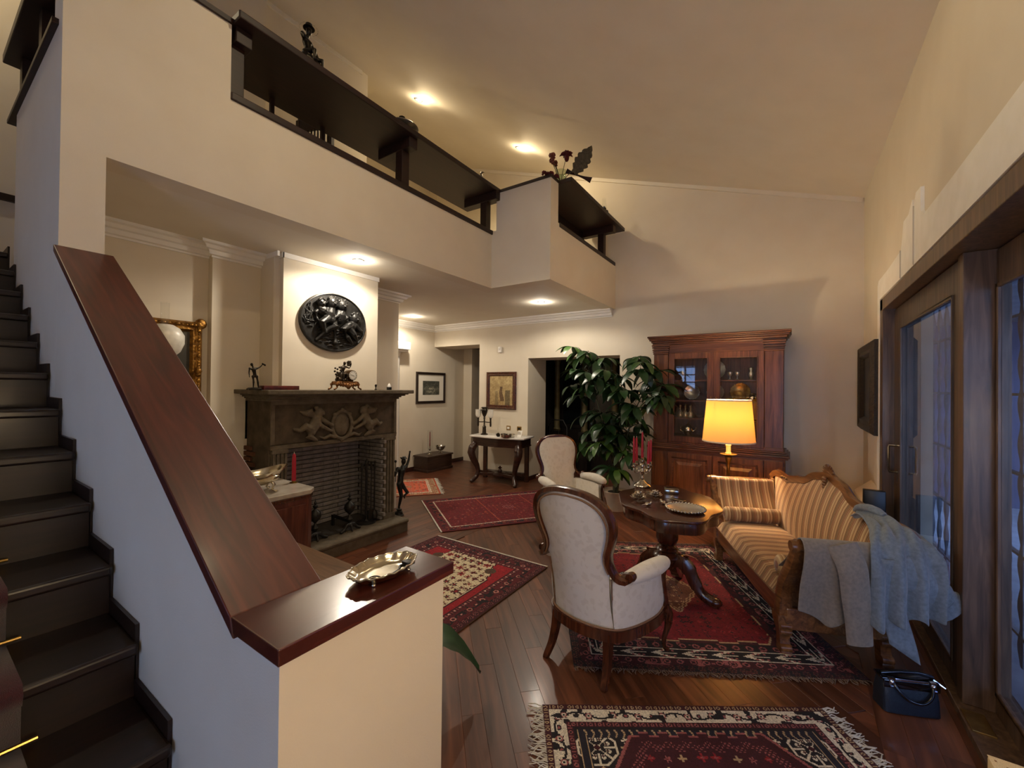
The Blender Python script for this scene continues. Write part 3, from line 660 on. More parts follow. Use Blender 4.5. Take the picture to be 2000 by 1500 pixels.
figure(mb, dict(pelvis=(0, -.03, .165), waist=(0, -.03, .19), chest=(0, -.025, .215), neck=(0, -.018, .24), head=(.005, -.012, .262), shl=(0, -.05, .222), ell=(.02, -.06, .19), hal=(.03, -.035, .175), shr=(.0, .005, .228), elr=(.02, .03, .215), har=(.02, .045, .235),
    hipl=(0, -.04, .16), knl=(.045, -.045, .155), anl=(.05, -.055, .10), tol=(.06, -.06, .095), hipr=(0, -.02, .16), knr=(.05, -.005, .15), anr=(.05, -.02, .10), tor=(.06, -.02, .095)), .22)
for a in range(9): mb.blob((.0+.01*math.sin(a*2), .038+.018*math.cos(a*2.1), .262+.018*math.sin(a*1.3)), .013, 7, 5)
for a in range(12): mb.blob((.02*math.sin(a*1.7), -.085+.022*math.cos(a*2.3), .11+.010*a), .014-.0003*a, 7, 5)
mb.build('figure_group', M('dark_patina', (64, 52, 38), (36, 30, 24), rough=.42, metal=.7, scale=40), ck, smooth=60, mod=('remesh', .004))
TX = Matrix.Translation((0, .048, .145)) @ Matrix.Rotation(PI/2, 4, 'Y')
MB().lathe([(0, -.05), (.045, -.05), (.052, -.03), (.053, .03), (.050, .05), (.042, .052)], 24, T=TX).build('drum', GILT, ck)
dl = MB().lathe([(0, .0535), (.043, .0535)], 28, T=TX, cap=False).build('dial', M('white_enamel', (232, 230, 222), rough=.3), ck)
mb = MB()
for i in range(12):
    a = i*PI/6; mb.box(-.0018, .0018, .031, .040, .0540, .0550, T=TX @ rotz(a))
mb.box(-.0012, .0012, 0, .026, .0540, .0556, T=TX @ rotz(2.9)).box(-.0016, .0016, 0, .018, .0540, .0556, T=TX @ rotz(-.4))
mb.build('numeral_marks', M('black_enamel', (20, 18, 18), rough=.4), dl, smooth=0)
sm = thing('small_figurine', (-3.72, 2.90, 1.556), 'tiny dark figurine on the mantel right of the clock', 'ornament')
MB().lathe([(.012, 0), (.014, .006), (.005, .015), (.006, .03), (.012, .042), (.010, .055), (0, .062)], 12).build('body', BRONZE, sm); MB().tube([(0, .006, .045), (0, .018, .055), (0, .012, .06)], .003, 6).build('arm', BRONZE, sm)
sc = thing('small_bust', (-3.72, 3.08, 1.556), 'tiny white topped ornament with a black base at the right mantel end', 'ornament')
MB().box(-.02, .02, -.02, .02, 0, .032).build('base', M('black_marble', (18, 16, 16), rough=.25), sc, bev=.003); MB().lathe([(.018, .032), (.02, .045), (.012, .062), (.008, .07), (0, .074)], 12).build('top', WHITE, sc)

# round bronze relief on the breast
md = thing('bronze_relief', (-3.82, 2.457, 2.228), 'large oval dark bronze relief of four playing children on the chimney breast', 'relief')
RA, RB = .362, .292
TM = Matrix.Rotation(PI/2, 4, 'Y')
MB().lathe([(.0, 0), (1.0, 0), (1.0, .022), (.985, .034), (.955, .036), (.935, .024), (0, .024)], 56, T=frame((0, 0, 0), (0, RA, 0), (0, 0, RB), (1, 0, 0))).build('plate', BLACKBRONZE, md, smooth=40)
mb = MB()
def P(y, z, x=.03): return (x, y, z)
def child(hx, hz, tx, tz, legs, arms, hs=.058):
    mb.blob(P(hx, hz, .05), (hs*.85, hs, hs*1.05), 14, 10)
    for i in range(14):
        a = i*.62; mb.blob(P(hx + hs*.85*math.cos(a), hz + hs*.25 + hs*.75*abs(math.sin(a)), .06+.012*math.sin(i*2.2)), .016, 7, 5)
    mb.blob(P(hx+.01, hz-.012, .05+hs*.8), (.016, .012, .010)); 
    for e in (-1, 1): mb.blob(P(hx+.006+e*.02, hz+.006, .05+hs*.72), (.010, .011, .007), 6, 5)
    limb(mb, [P(hx, hz-.05, .04), P((hx+tx)/2, (hz-.05+tz)/2, .045), P(tx, tz, .035)], [.040, .052, .050], 10)
    for l in legs: limb(mb, [P(*q) for q in l], [.042, .032, .017][:len(l)] if len(l) == 3 else [.044, .038, .026, .016])
    for l in arms: limb(mb, [P(*q) for q in l], [.026, .022, .016])
child(-.055, .185, -.085, .03, [[(-.09, .03, .05), (-.17, -.02, .07), (-.13, -.11, .05), (-.20, -.19, .03)], [(-.06, .02, .05), (-.02, -.04, .075), (-.09, -.08, .05), (-.16, -.16, .03)]], [[(-.08, .13, .04), (-.15, .09, .05), (-.10, .04, .06)]])
child(.055, .175, .045, .04, [], [[(.08, .12, .04), (.12, .06, .05), (.06, .03, .06)], [(.03, .12, .04), (0, .06, .06), (-.05, .03, .06)]])
child(-.165, .165, -.14, .09, [], [[(-.17, .11, .03), (-.22, .07, .04), (-.20, .01, .04)]], .042)
child(.205, .065, .14, -.04, [[(.13, -.03, .05), (.06, -.06, .075), (.12, -.13, .05), (.19, -.19, .03)], [(.15, -.05, .05), (.19, -.10, .06), (.24, -.15, .04)]], [[(.20, .01, .05), (.14, .0, .07), (.10, -.02, .06)], [(.22, .0, .05), (.27, -.05, .05), (.30, -.05, .04)]])
limb(mb, [P(.0, .05, .03), P(-.01, -.06, .04), P(.0, -.2, .03)], [.02, .024, .03]); kids = mb; mb = MB()
rr = random.Random(3)
for i in range(90):                                             # waves and grass along the foot
    a = rr.uniform(PI*1.02, PI*1.98); q = rr.uniform(.3, .88); y, z = RA*q*math.cos(a), RB*q*math.sin(a)
    pts = [P(y + .028*(t-.5)*2, z + .012*math.sin(t*PI), .024 + .010*math.sin(t*PI)) for t in np.linspace(0, 1, 6)]
    mb.tube(pts, [.002, .006, .007, .007, .006, .002], 6)
for i in range(26):
    y = rr.uniform(-.32, -.19); z = rr.uniform(-.06, .14); 
    if (y/RA)**2 + (z/RB)**2 < .8: mb.tube([P(y, z, .024), P(y+rr.uniform(-.02, .02), z+.03, .034), P(y+rr.uniform(-.03, .03), z+.05, .026)], [.006, .006, .002], 6)
mb.build('waves', BLACKBRONZE, md, smooth=70); mb = kids; mb.build('figures', BLACKBRONZE, md, smooth=70, label='modelled children in high relief', mod=('remesh', .004))

# marble topped cabinet with bowl and candle, low table, framed picture, oil lamp
cb = thing('side_cabinet', (-3.06, 1.40, 0), 'small wooden cabinet with a grey marble top beside the hearth', 'cabinet')
VEN = WOOD('veneer', (58, 26, 18), (86, 44, 31), (108, 60, 43), axis=2, rough=.35, coat=.2)
fpoly = [(-.62, -.45), (-.06, -.45), (-.0, -.40), (-.0, .40), (-.06, .46), (-.62, .46)]
MB().prism([(x*.97-.01, y*.97) for x, y in fpoly], .06, .765, 'z').build('carcass', VEN, cb, smooth=0, bev=.004)
MB().prism([(x*.985-.004, y*.985) for x, y in fpoly], .735, .765, 'z').build('top_moulding', MAHOG, cb, smooth=0, bev=.006)
MB().prism([(x*.985-.004, y*.985) for x, y in fpoly], .0, .06, 'z').build('plinth', MAHOG, cb, smooth=0, bev=.006)
MB().prism(fpoly, .765, .80, 'z').build('marble_top', M('grey_marble', (196, 186, 172), (150, 140, 128), rough=.22, scale=7, detail=8), cb, smooth=0, bev=.006, label='grey veined marble top with canted corners')
d = MB().box(-.006, .006, -.36, -.01, .10, .70).build('door', VEN, cb, smooth=0, bev=.003); MB().blob((.016, -.04, .42), .012).build('knob', BRASS, d)
d = MB().box(-.006, .006, .01, .36, .10, .70).build('door', VEN, cb, smooth=0, bev=.003); MB().blob((.016, .04, .42), .012).build('knob', BRASS, d)
bw_ = thing('silver_bowl', (-3.28, 1.49, .80), 'boat shaped gilded silver bowl on small feet upon the marble top', 'bowl', rz=PI/2-.15)
TB = Matrix.Diagonal((1, .62, 1, 1))
def boat(a, z): return 1 + (.10*math.cos(2*a) if z > .10 else 0) + .012*math.cos(16*a)*(1 if z < .10 else .3)
rows = []
for r, z in ((.05, .055), (.11, .062), (.15, .078), (.165, .098), (.158, .112), (.150, .120), (.165, .135), (.20, .165), (.205, .168), (.155, .125), (.13, .10), (.05, .075)):
    rows.append([(r*boat(a, z)*math.cos(a), .62*r*boat(a, z)*math.sin(a), z + (.02*math.cos(2*a) if z > .13 else 0)) for a in np.linspace(0, 2*PI, 41)[:-1]])
mb = MB().grid(rows, cu=True); mb.f.append(tuple(range(40))[::-1]); mb.f.append(tuple(range(440, 480))); mb.build('bowl', TARNISH, bw_, smooth=50)
for sx in (-1, 1):
    for sy in (-1, 1): limb(MB(), [(sx*.10, sy*.05, .085), (sx*.115, sy*.065, .05), (sx*.10, sy*.06, .025), (sx*.12, sy*.075, .008)], [.013, .012, .008, .010]).build('foot', TARNISH, bw_, smooth=60)
cn = thing('red_candle', (-3.375, 1.835, .80), 'tall red candle standing on the marble topped cabinet', 'candle')
MB().lathe([(.0, 0), (.030, 0), (.032, .005), (.012, .010), (.014, .02), (0, .02)], 16).build('holder', BRASS, cn)
MB().lathe([(.0165, .018), (.0155, .18), (.0125, .225), (.005, .238), (0, .24)], 16).build('wax', REDWAX, cn); MB().tube([(0, 0, .236), (.001, 0, .252)], .0025, 6).build('wick', WICK, cn)
dsh = thing('silver_dish', (-.938, .765, 1.0765), 'oval silver dish with a scalloped rim on the wooden stair ledge', 'dish'); dsh.scale = (.88, .85, .8)
rows = []
for r, z in ((.0, .010), (.45, .010), (.72, .011), (.82, .018), (.93, .030), (1.0, .033), (1.02, .030), (.95, .026), (.83, .012), (.70, .004), (.0, .004)):
    rows.append([(.072*r*(1+.022*math.cos(10*a)*(r > .8))*math.cos(a), .122*r*(1+.022*math.cos(10*a)*(r > .8))*math.sin(a), z + .002*math.cos(20*a)*(r > .9)) for a in np.linspace(0, 2*PI, 81)[:-1]])
MB().grid(rows, cu=True).build('dish', TARNISH, dsh, smooth=60)
mb = MB(); pts = [(.0725*(1+.022*math.cos(10*a))*math.cos(a), .123*(1+.022*math.cos(10*a))*math.sin(a), .033+.002*math.cos(20*a)) for a in np.linspace(0, 2*PI, 81)[:-1]]
mb.tube(pts, .0026, 6, closed=True); mb.build('rim', SILVER, dsh, smooth=60)
for sx in (-1, 1):
    for sy in (-1, 1): MB().blob((sx*.04, sy*.07, .004), (.008, .008, .005)).build('foot', SILVER, dsh)
kc = thing('key_chain', (-.938, .765, 1.0868), 'dark chain with a ring lying in the oval silver dish', 'keys')
MB().tube([(.02+.016*math.cos(a), -.045+.016*math.sin(a), .0) for a in np.linspace(0, 2*PI, 21)[:-1]], .0018, 6, closed=True).build('ring', BLACKBRONZE, kc)
MB().tube(cr([(.03, -.03, 0), (.035, .0, .0), (.028, .03, .0), (.012, .05, .0), (.02, .07, 0)], 6), .003, 6).build('chain', BLACKBRONZE, kc); MB().box(.005, .035, .06, .085, -.001, .008).build('fob', M('black_leather_fob', (22, 20, 20), rough=.5), kc, bev=.002)
lt = thing('low_table', (-2.62, 1.30, .0122), 'low brown wooden table behind the stair ledge', 'table')
LTW = WOOD('pale_oak_top', (82, 60, 42), (112, 84, 60), (136, 106, 78), axis=0, rough=.4)
MB().box(-.42, .40, -.34, .33, .43, .46).build('tabletop', LTW, lt, smooth=0, bev=.006)
MB().box(-.38, .36, -.30, .29, .36, .43).build('apron', LTW, lt, smooth=0)
for sx in (-.36, .34):
    for sy in (-.28, .27): MB().box(sx-.025, sx+.025, sy-.025, sy+.025, 0, .37).build('leg', LTW, lt, smooth=0, bev=.003)
ol = thing('oil_lamp', (-3.45, .98, 0), 'lamp with a white globe and clear glass chimney behind the stair cap', 'lamp')
ol.location = (-3.84, 1.11, 0)
MB().lathe([(.0, 0), (.13, 0), (.13, .02), (.05, .04), (.022, .08), (.02, .7), (.032, .72), (.02, .74), (.018, 1.55), (.03, 1.58), (.055, 1.62), (.065, 1.70), (.055, 1.75), (.03, 1.77), (.03, 1.80), (.0, 1.80)], 20).build('stand', BRASS, ol)
OPAL = M('etched_opal_glass', (238, 234, 222), (214, 210, 198), rough=.35, scale=26)
MB().lathe([(.055, 1.80), (.095, 1.84), (.118, 1.90), (.118, 1.96), (.09, 2.01), (.05, 2.035), (.045, 2.03), (.085, 2.0), (.112, 1.955), (.112, 1.90), (.09, 1.845), (.05, 1.81)], 28, cap=False).build('globe', OPAL, ol, label='white etched glass globe')
MB().lathe([(.026, 2.0), (.026, 2.17), (.028, 2.20)], 18, cap=False).build('chimney', CLEAR, ol, label='clear glass chimney')
def framed(name, label, W, H, fw, d, fmat, T, paint=None, mount=0.0, carved=False, matm=None, cat='picture', gl=None):
    """picture in its own plane: x right, y up, z out of the wall"""
    t = thing(name, (0, 0, 0), label, cat); t.matrix_world = T
    sec = [(0, 0), (fw, 0), (fw, d*.6), (fw*.8, d), (fw*.45, d*.82), (fw*.2, d*.9), (0, d*.45)] 
    W2, H2 = W/2, H/2; rows = []
    for cx, cy in ((-1, -1), (1, -1), (1, 1), (-1, 1)): rows.append([(cx*(W2-fw+u), cy*(H2-fw+u), v) for u, v in sec])
    f = MB().grid(rows, cu=True, cv=True).build('frame', fmat, t, smooth=0)
    if carved:
        mb = MB(); n = 30
        for i in range(n):
            for s in (-1, 1):
                a = -1 + 2*(i+.5)/n
                q = .010 + .006*math.sin(i*2.4) + (.012 if abs(a) > .85 or abs(a) < .1 else 0)
                mb.blob((a*W2*.98, s*(H2-fw*.35), d), (q*1.3, q, q*.8), 7, 5); mb.blob((s*(W2-fw*.35), a*H2*.98, d), (q, q*1.3, q*.8), 7, 5)
        for sx in (-1, 1):
            for sy in (-1, 1): mb.blob((sx*W2*.97, sy*H2*.97, d*.8), (.045, .045, .02), 10, 6)
        mb.build('carving', fmat, t, smooth=60)
    MB().box(-W2+fw*.5, W2-fw*.5, -H2+fw*.5, H2-fw*.5, 0, d*.3).build('backing', matm or fmat, t, smooth=0)
    if mount: MB().box(-W2+fw*.8, W2-fw*.8, -H2+fw*.8, H2-fw*.8, d*.3, d*.36).build('mount', M('ivory_mount', (226, 220, 206), rough=.9), t, smooth=0)
    if paint is not None:
        ny, nx = paint.shape[:2]; pw_ = W-2*fw-2*mount; ph_ = H-2*fw-2*mount
        dyed('canvas', pw_+.004, ph_+.004, nx, ny, paint[::-1], PAINTED(name+'_canvas', rough=.55), t, z=d*.4)
    if gl: MB().add([(-W2+fw*.8, -H2+fw*.8, d*.55), (W2-fw*.8, -H2+fw*.8, d*.55), (W2-fw*.8, H2-fw*.8, d*.55), (-W2+fw*.8, H2-fw*.8, d*.55)], [(0, 1, 2, 3)]).build('glazing', gl, t, smooth=0)
    return t
def smooth_noise(ny, nx, cy, cx, seed):
    r = np.random.RandomState(seed); g = r.rand(cy+2, cx+2)
    yy = np.linspace(0, cy, ny); xx = np.linspace(0, cx, nx); y0 = yy.astype(int); x0 = xx.astype(int); fy = (yy-y0)[:, None]; fx = (xx-x0)[None]
    fy = fy*fy*(3-2*fy); fx = fx*fx*(3-2*fx)
    a = g[y0][:, x0]; b = g[y0][:, x0+1]; c = g[y0+1][:, x0]; d = g[y0+1][:, x0+1]
    return (a*(1-fx)+b*fx)*(1-fy)+(c*(1-fx)+d*fx)*fy
def mixc(a, b, t): return np.asarray(a, float)*(1-t[..., None]) + np.asarray(b, float)*t[..., None]
WX = lambda y, z, x: frame((x, y, z), (0, 1, 0), (0, 0, 1), (1, 0, 0))      # on a wall facing +x
WY = lambda x, z, y: frame((x, y, z), (1, 0, 0), (0, 0, 1), (0, -1, 0))     # on a wall facing -y
n = smooth_noise(80, 70, 7, 6, 5)*.6 + smooth_noise(80, 70, 18, 16, 6)*.4
framed('gilt_framed_painting', 'dark painting in a carved gilt frame half hidden by the stair cap', .92, .80, .085, .05, GOLD, WX(1.0, 1.72, -4.199), mixc((44, 42, 34), (96, 84, 62), n**1.5), carved=True)
# ================================================================ passage, console, doorway
# engraving: grey figures scene on ivory mount
ny, nx = 64, 72; n = smooth_noise(ny, nx, 9, 10, 11)*.5 + smooth_noise(ny, nx, 24, 28, 12)*.5
yy, xx = np.mgrid[0:ny, 0:nx]; e = np.exp(-(((xx-nx*.5)/(nx*.32))**2 + ((yy-ny*.62)/(ny*.3))**2))
img = mixc((62, 64, 56), (168, 164, 144), np.clip(n*1.2*e + .25*(n > .6), 0, 1))
framed('framed_engraving', 'black framed engraving with a wide pale mount on the passage wall', .80, .62, .055, .03, M('black_frame_wood', (30, 20, 16), (44, 30, 24), rough=.3, coat=.3), WX(5.955, 1.57, -5.949), img, mount=.12)
# sepia painting with a standing figure
ny, nx = 96, 72; n = smooth_noise(ny, nx, 9, 7, 21)*.5 + smooth_noise(ny, nx, 30, 24, 22)*.5
yy, xx = np.mgrid[0:ny, 0:nx]; v = yy/ny; u = xx/nx
img = mixc((120, 92, 52), (206, 184, 132), np.clip(.35 + .8*n - .3*v, 0, 1))
fig = (np.abs(u-.52-.03*np.sin(v*9)) < .055+.10*np.clip(v-.45, 0, .3)) & (v > .36) & (v < .86)
img[fig] = mixc((72, 52, 32), (120, 92, 60), n)[fig]; f2 = (np.abs(u-.30) < .05+.08*np.clip(v-.6, 0, 1)) & (v > .5); img[f2] = img[f2]*.8
f3 = (np.abs(u-.78) < .10) & (v > .48); img[f3] = img[f3]*.62
framed('framed_painting', 'brown framed sepia painting of figures hanging above the console table', .645, .665, .075, .035, MAHOG, WY(-4.295, 1.54, 6.049), img, gl=None)
# alarm sensor and wall switches
al = thing('motion_sensor', (-4.32, 6.05, 2.27), 'small white motion sensor high on the wall above the painting', 'sensor')
MB().box(-.035, .035, -.045, 0, -.055, .055).build('housing', WHITE, al, bev=.014, seg=3); MB().blob((0, -.038, .01), (.024, .018, .026)).build('lens', M('frosted_lens', (214, 212, 208), rough=.3), al)
for x, w_, lab in ((-4.13, .085, 'brass wall switch with a white key, left of the pair'), (-3.905, .09, 'brass wall switch with dark keys, right of the pair')):
    sw_ = thing('wall_switch', (x, 6.05, .885), lab, 'switch', group='brass switches over the console')
    MB().box(-w_/2, w_/2, -.008, 0, -.038, .038).build('plate', BRASS, sw_, bev=.003)
    for i in range(3): MB().box(-.026+.018*i, -.011+.018*i, -.013, -.006, -.02, .02).build('key', WHITE if w_ < .087 else M('black_key', (24, 22, 20), rough=.4), sw_, bev=.002)
# chest with candle and footed bowl
CH = WOOD('old_chest_wood', (40, 26, 20), (60, 41, 32), (78, 56, 44), axis=1, rough=.45)
ch = thing('wooden_chest', (-5.74, 5.84, 0), 'low dark wooden chest against the passage wall under the engraving', 'chest')
MB().box(-.18, .18, -.33, .33, .05, .27).build('body', CH, ch, smooth=0, bev=.004); MB().box(-.19, .20, -.35, .35, .27, .30).build('lid', CH, ch, smooth=0, bev=.006); MB().box(-.19, .195, -.345, .345, 0, .05).build('plinth', CH, ch, smooth=0, bev=.008)
hc = thing('hurricane_candlestick', (-5.70, 5.70, .30), 'candlestick with dark red candle inside a tall glass sleeve on the chest', 'candlestick')
MB().lathe([(0, 0), (.045, 0), (.048, .008), (.03, .02), (.012, .04), (.02, .06), (.012, .08), (.018, .10), (.028, .115), (.014, .12), (.012, .17), (0, .17)], 18).build('holder', SILVER, hc)
MB().lathe([(.011, .165), (.009, .43), (0, .445)], 12).build('candle', M('dark_red_wax', (110, 30, 36), rough=.4), hc); MB().lathe([(.048, .118), (.052, .28), (.046, .47)], 20, cap=False).build('glass_sleeve', CLEAR, hc)
fbw = thing('footed_bowl', (-5.70, 5.99, .30), 'silver footed bowl with handles on the chest', 'bowl')
MB().lathe([(0, 0), (.04, 0), (.042, .008), (.012, .02), (.012, .045), (.04, .055), (.075, .085), (.088, .125), (.10, .14), (.098, .143), (.08, .12), (.06, .08), (0, .062)], 22).build('bowl', SILVER, fbw)
for s in (-1, 1): MB().tube([(0, s*.085, .115), (0, s*.125, .135), (0, s*.13, .10), (0, s*.08, .08)], .005, 6).build('handle', SILVER, fbw)

# console table
cs = thing('console_table', (-4.08, 5.74, 0), 'dark carved console table with scroll legs and a white marble top', 'table', rz=.14)
def serp(w, d, n=24, bow=.04):
    pts = [(-w/2, d/2), (-w/2, -d/2+.08)]
    for i in range(n+1):
        u = -1 + 2*i/n; pts.append((u*w/2*.97, -d/2 + .06 - .06*math.cos(u*PI/2)**.5*1.0 - bow*0.3*math.cos(u*PI*1.5)))
    return pts + [(w/2, -d/2+.08), (w/2, d/2)]
CARV = WOOD('dark_carved_mahogany', (30, 15, 11), (50, 27, 20), (72, 42, 31), axis=0, rough=.28, coat=.35)
MB().prism(serp(1.02, .50), .755, .78, 'z').build('marble_top', M('white_marble', (240, 236, 228), (218, 214, 208), rough=.2, scale=5, detail=8), cs, smooth=30, bev=.004)
MB().prism(serp(.92, .44), .63, .755, 'z').prism(serp(.95, .46), .74, .756, 'z').prism(serp(.94, .455), .615, .635, 'z').build('frieze_drawer', CARV, cs, smooth=30)
def cab_leg(sx):
    mb = MB(); P_ = [(sx*.40, -.17, .64), (sx*.43, -.22, .58), (sx*.44, -.245, .50), (sx*.41, -.23, .40), (sx*.36, -.18, .28), (sx*.335, -.165, .18), (sx*.35, -.20, .10), (sx*.39, -.25, .045), (sx*.415, -.275, .03)]
    mb.sweep(P_, [(-1, -1), (1, -1), (1.1, .2), (.6, 1), (-.6, 1), (-1.1, .2)], up=(0, -1, 0), scales=[.05, .055, .052, .045, .036, .030, .030, .034, .02])
    mb.blob((sx*.425, -.235, .575), (.055, .05, .045)); mb.blob((sx*.40, -.27, .03), (.036, .036, .03)); mb.tube([(sx*.42, -.25, .52), (sx*.44, -.275, .48), (sx*.42, -.27, .44), (sx*.40, -.25, .45)], .018, 8)
    mb.build('leg', CARV, cs, smooth=60)
for s in (-1, 1): cab_leg(s)
for s in (-1, 1): MB().box(s*.40-.035, s*.40+.035, .17, .22, 0, .63).build('rear_leg', CARV, cs, smooth=0, bev=.005)
mb = MB()
for s in (-1, 1): mb.sweep([(s*.36, -.19, .15), (s*.26, -.12, .13), (s*.14, -.08, .135), (0, -.02, .13), (s*.12, .06, .13), (s*.36, .18, .13)], [(-1, -1), (1, -1), (1, 1), (-1, 1)], scales=[(.028, .02)]*6)
mb.lathe([(.12, .11), (.13, .135), (.10, .155), (.03, .165), (.035, .20), (.015, .225), (.04, .24), (.012, .26), (0, .28)], 18, (0, -.01, 0)); mb.box(-.36, .36, .12, .20, .10, .15)
mb.build('stretcher', CARV, cs, smooth=50)
cz = .7802
la = thing('two_branch_lamp', (-4.40, 5.70, cz), 'dark urn lamp with two white glass tulip shades on the console', 'lamp', rz=.1)
MB().lathe([(0, 0), (.062, 0), (.065, .012), (.045, .02), (.035, .03), (.03, .12), (.038, .13), (.028, .14), (.014, .16), (.012, .27), (.022, .285), (.012, .30), (.03, .33), (.05, .38), (.056, .42), (.04, .45), (.052, .465), (.05, .475), (0, .475)], 20).build('urn', M('dark_pewter', (70, 62, 52), (48, 42, 36), rough=.35, metal=.8), la)
for s in (-1, 1):
    MB().tube([(0, 0, .22), (s*.06, 0, .215), (s*.12, 0, .215), (s*.125, 0, .25), (s*.125, 0, .28)], .008, 8).lathe([(.012, .14), (.016, .17), (.014, .26), (.02, .29)], 10, (s*.125, 0, 0)).tube([(s*.045, 0, .40), (s*.075, 0, .43), (s*.065, 0, .46), (s*.045, 0, .455)], .006, 6).build('arm', M('dark_pewter_arm', (62, 54, 46), rough=.35, metal=.8), la)
    MB().lathe([(.02, .29), (.042, .31), (.05, .35), (.048, .40), (.052, .43), (.048, .43), (.044, .40), (.046, .35), (.036, .315), (.018, .30)], 20, (s*.125, 0, 0), cap=False).build('glass_shade', OPAL, la)
tr2 = thing('silver_tray', (-3.86, 5.62, cz), 'round silver gallery tray with small pieces on the console', 'tray')
MB().lathe([(0, .004), (.10, .004), (.115, .015), (.125, .05), (.128, .052), (.122, .012), (.108, 0), (0, 0)], 26).build('tray', SILVER, tr2)
for i in range(5):
    a = i*1.256; MB().lathe([(0, .006), (.024, .006), (.027, .03), (.022, .05), (.02, .05), (.02, .02), (0, .02)], 12, (.06*math.cos(a), .06*math.sin(a), 0)).build('cup', SILVER if i % 2 else M('dark_pot', (50, 44, 38), rough=.3), tr2)
cup = thing('small_dark_pot', (-4.03, 5.60, cz), 'small dark pot left of the silver tray on the console', 'pot'); MB().lathe([(0, 0), (.02, 0), (.036, .02), (.036, .045), (.02, .055), (.012, .06), (0, .066)], 14).build('body', BRONZE, cup); MB().tube([(.03, 0, .045), (.055, 0, .035), (.034, 0, .015)], .005, 6).build('handle', BRONZE, cup)
cd2 = thing('place_card', (-3.70, 5.72, cz), 'white card propped up at the right end of the console', 'card'); MB().box(-.04, .04, -.002, .002, 0, .12, T=Matrix.Rotation(-.45, 4, 'X')).build('card', WHITE, cd2, smooth=0); MB().box(-.03, .03, .03, .034, 0, .09, T=Matrix.Rotation(.3, 4, 'X')).build('prop', WHITE, cd2, smooth=0)

# dining room beyond the doorway: dark display cabinet with gilded columns, framed picture on the reveal
dc = thing('dark_display_cabinet', (-3.02, 7.55, 0), 'dark display cabinet with pale columns in the unlit room beyond the doorway', 'cabinet')
EB = WOOD('ebonised_wood', (16, 13, 12), (26, 21, 19), (38, 31, 27), axis=2, rough=.3)
MB().box(-1.0, 1.0, 0, .5, 0, 2.4).build('carcass', EB, dc, smooth=0)
for x in (-.9, -.3, .3, .9):
    MB().lathe([(.07, .75), (.075, .78), (.06, .80), (.055, 2.1), (.065, 2.12), (.08, 2.2)], 18, (x, -.08, 0), fn=lambda a, z: 1-.05*abs(math.sin(a*5))).build('column', M('gilded_column', (128, 116, 78), (96, 86, 56), rough=.5, metal=.3), dc)
    MB().box(x-.1, x+.1, -.18, .0, 0, .75).build('pedestal', EB, dc, smooth=0, bev=.01)
for x in (-.6, 0, .6): f = MB().box(x-.24, x+.24, -.02, .0, .8, 2.15).build('door', EB, dc, smooth=0, bev=.01); MB().box(x-.19, x+.19, -.026, -.022, .88, 2.08).build('glass_pane', M('dark_glass', (14, 18, 20), rough=.08), f, smooth=0)
dchair = thing('dining_chair', (-3.74, 6.95, 0), 'black metal chair back just inside the dark doorway', 'chair'); mb = MB()
mb.tube([(-.2, .2, 0), (-.2, .2, .85), (-.12, .2, .98), (.12, .2, .98), (.2, .2, .85), (.2, .2, 0)], .014); mb.build('back_frame', IRONB, dchair); MB().box(-.22, .22, -.2, .22, .43, .47).build('seat', IRONB, dchair, bev=.01)
for s in (-1, 1): MB().tube([(s*.2, -.18, 0), (s*.2, -.18, .44)], .014).build('leg', IRONB, dchair)
framed('dark_framed_picture', 'narrow dark framed picture on the reveal inside the doorway', .34, .62, .05, .03, BLACKBRONZE, WX(6.95, 1.62, -4.149), mixc((30, 30, 30), (60, 58, 54), smooth_noise(20, 14, 4, 3, 8)))
# ================================================================ armchairs
def damask(name, base, tone):
    k = NT(name); k.b.inputs['Roughness'].default_value = .85; k.b.inputs['Sheen Weight'].default_value = .25
    v = k.n('ShaderNodeTexVoronoi', feature='SMOOTH_F1', i_Scale=1.0); nz = k.n('ShaderNodeTexNoise', i_Scale=1.0, i_Detail=2.0); co = k.coords((22, 22, 22)); k.l(co, nz.inputs[0])
    ad = k.n('ShaderNodeVectorMath', operation='MULTIPLY_ADD'); k.l(nz.outputs['Color'], ad.inputs[0]); ad.inputs[1].default_value = (1.6, 1.6, 1.6); k.l(co, ad.inputs[2]); k.l(ad.outputs[0], v.inputs[0])
    col = k.ramp(v.outputs[0], [(.30, tone), (.36, base), (.62, base), (.68, tone)]); k.l(col, k.b.inputs['Base Color'])
    w2 = k.n('ShaderNodeTexNoise', i_Scale=900.0); k.l(k.coords(), w2.inputs[0]); k.bump(w2.outputs[0], .12, .002)
    return k.m
CREAM = damask('cream_damask', (228, 223, 212), (220, 214, 202))
BRAID = M('tan_braid', (150, 116, 88), (104, 74, 56), rough=.8, scale=300)
CHW = WOOD('chair_mahogany', (46, 20, 12), (76, 37, 22), (108, 60, 36), axis=2, rough=.25, coat=.4)
PLAN = cr([(.285, .475, 0), (.300, .36, 0), (.288, .24, 0), (.255, .12, 0), (.205, .04, 0), (.11, -.005, 0), (0, -.02, 0), (-.11, -.005, 0), (-.205, .04, 0), (-.255, .12, 0), (-.288, .24, 0), (-.300, .36, 0), (-.285, .475, 0)], 5)
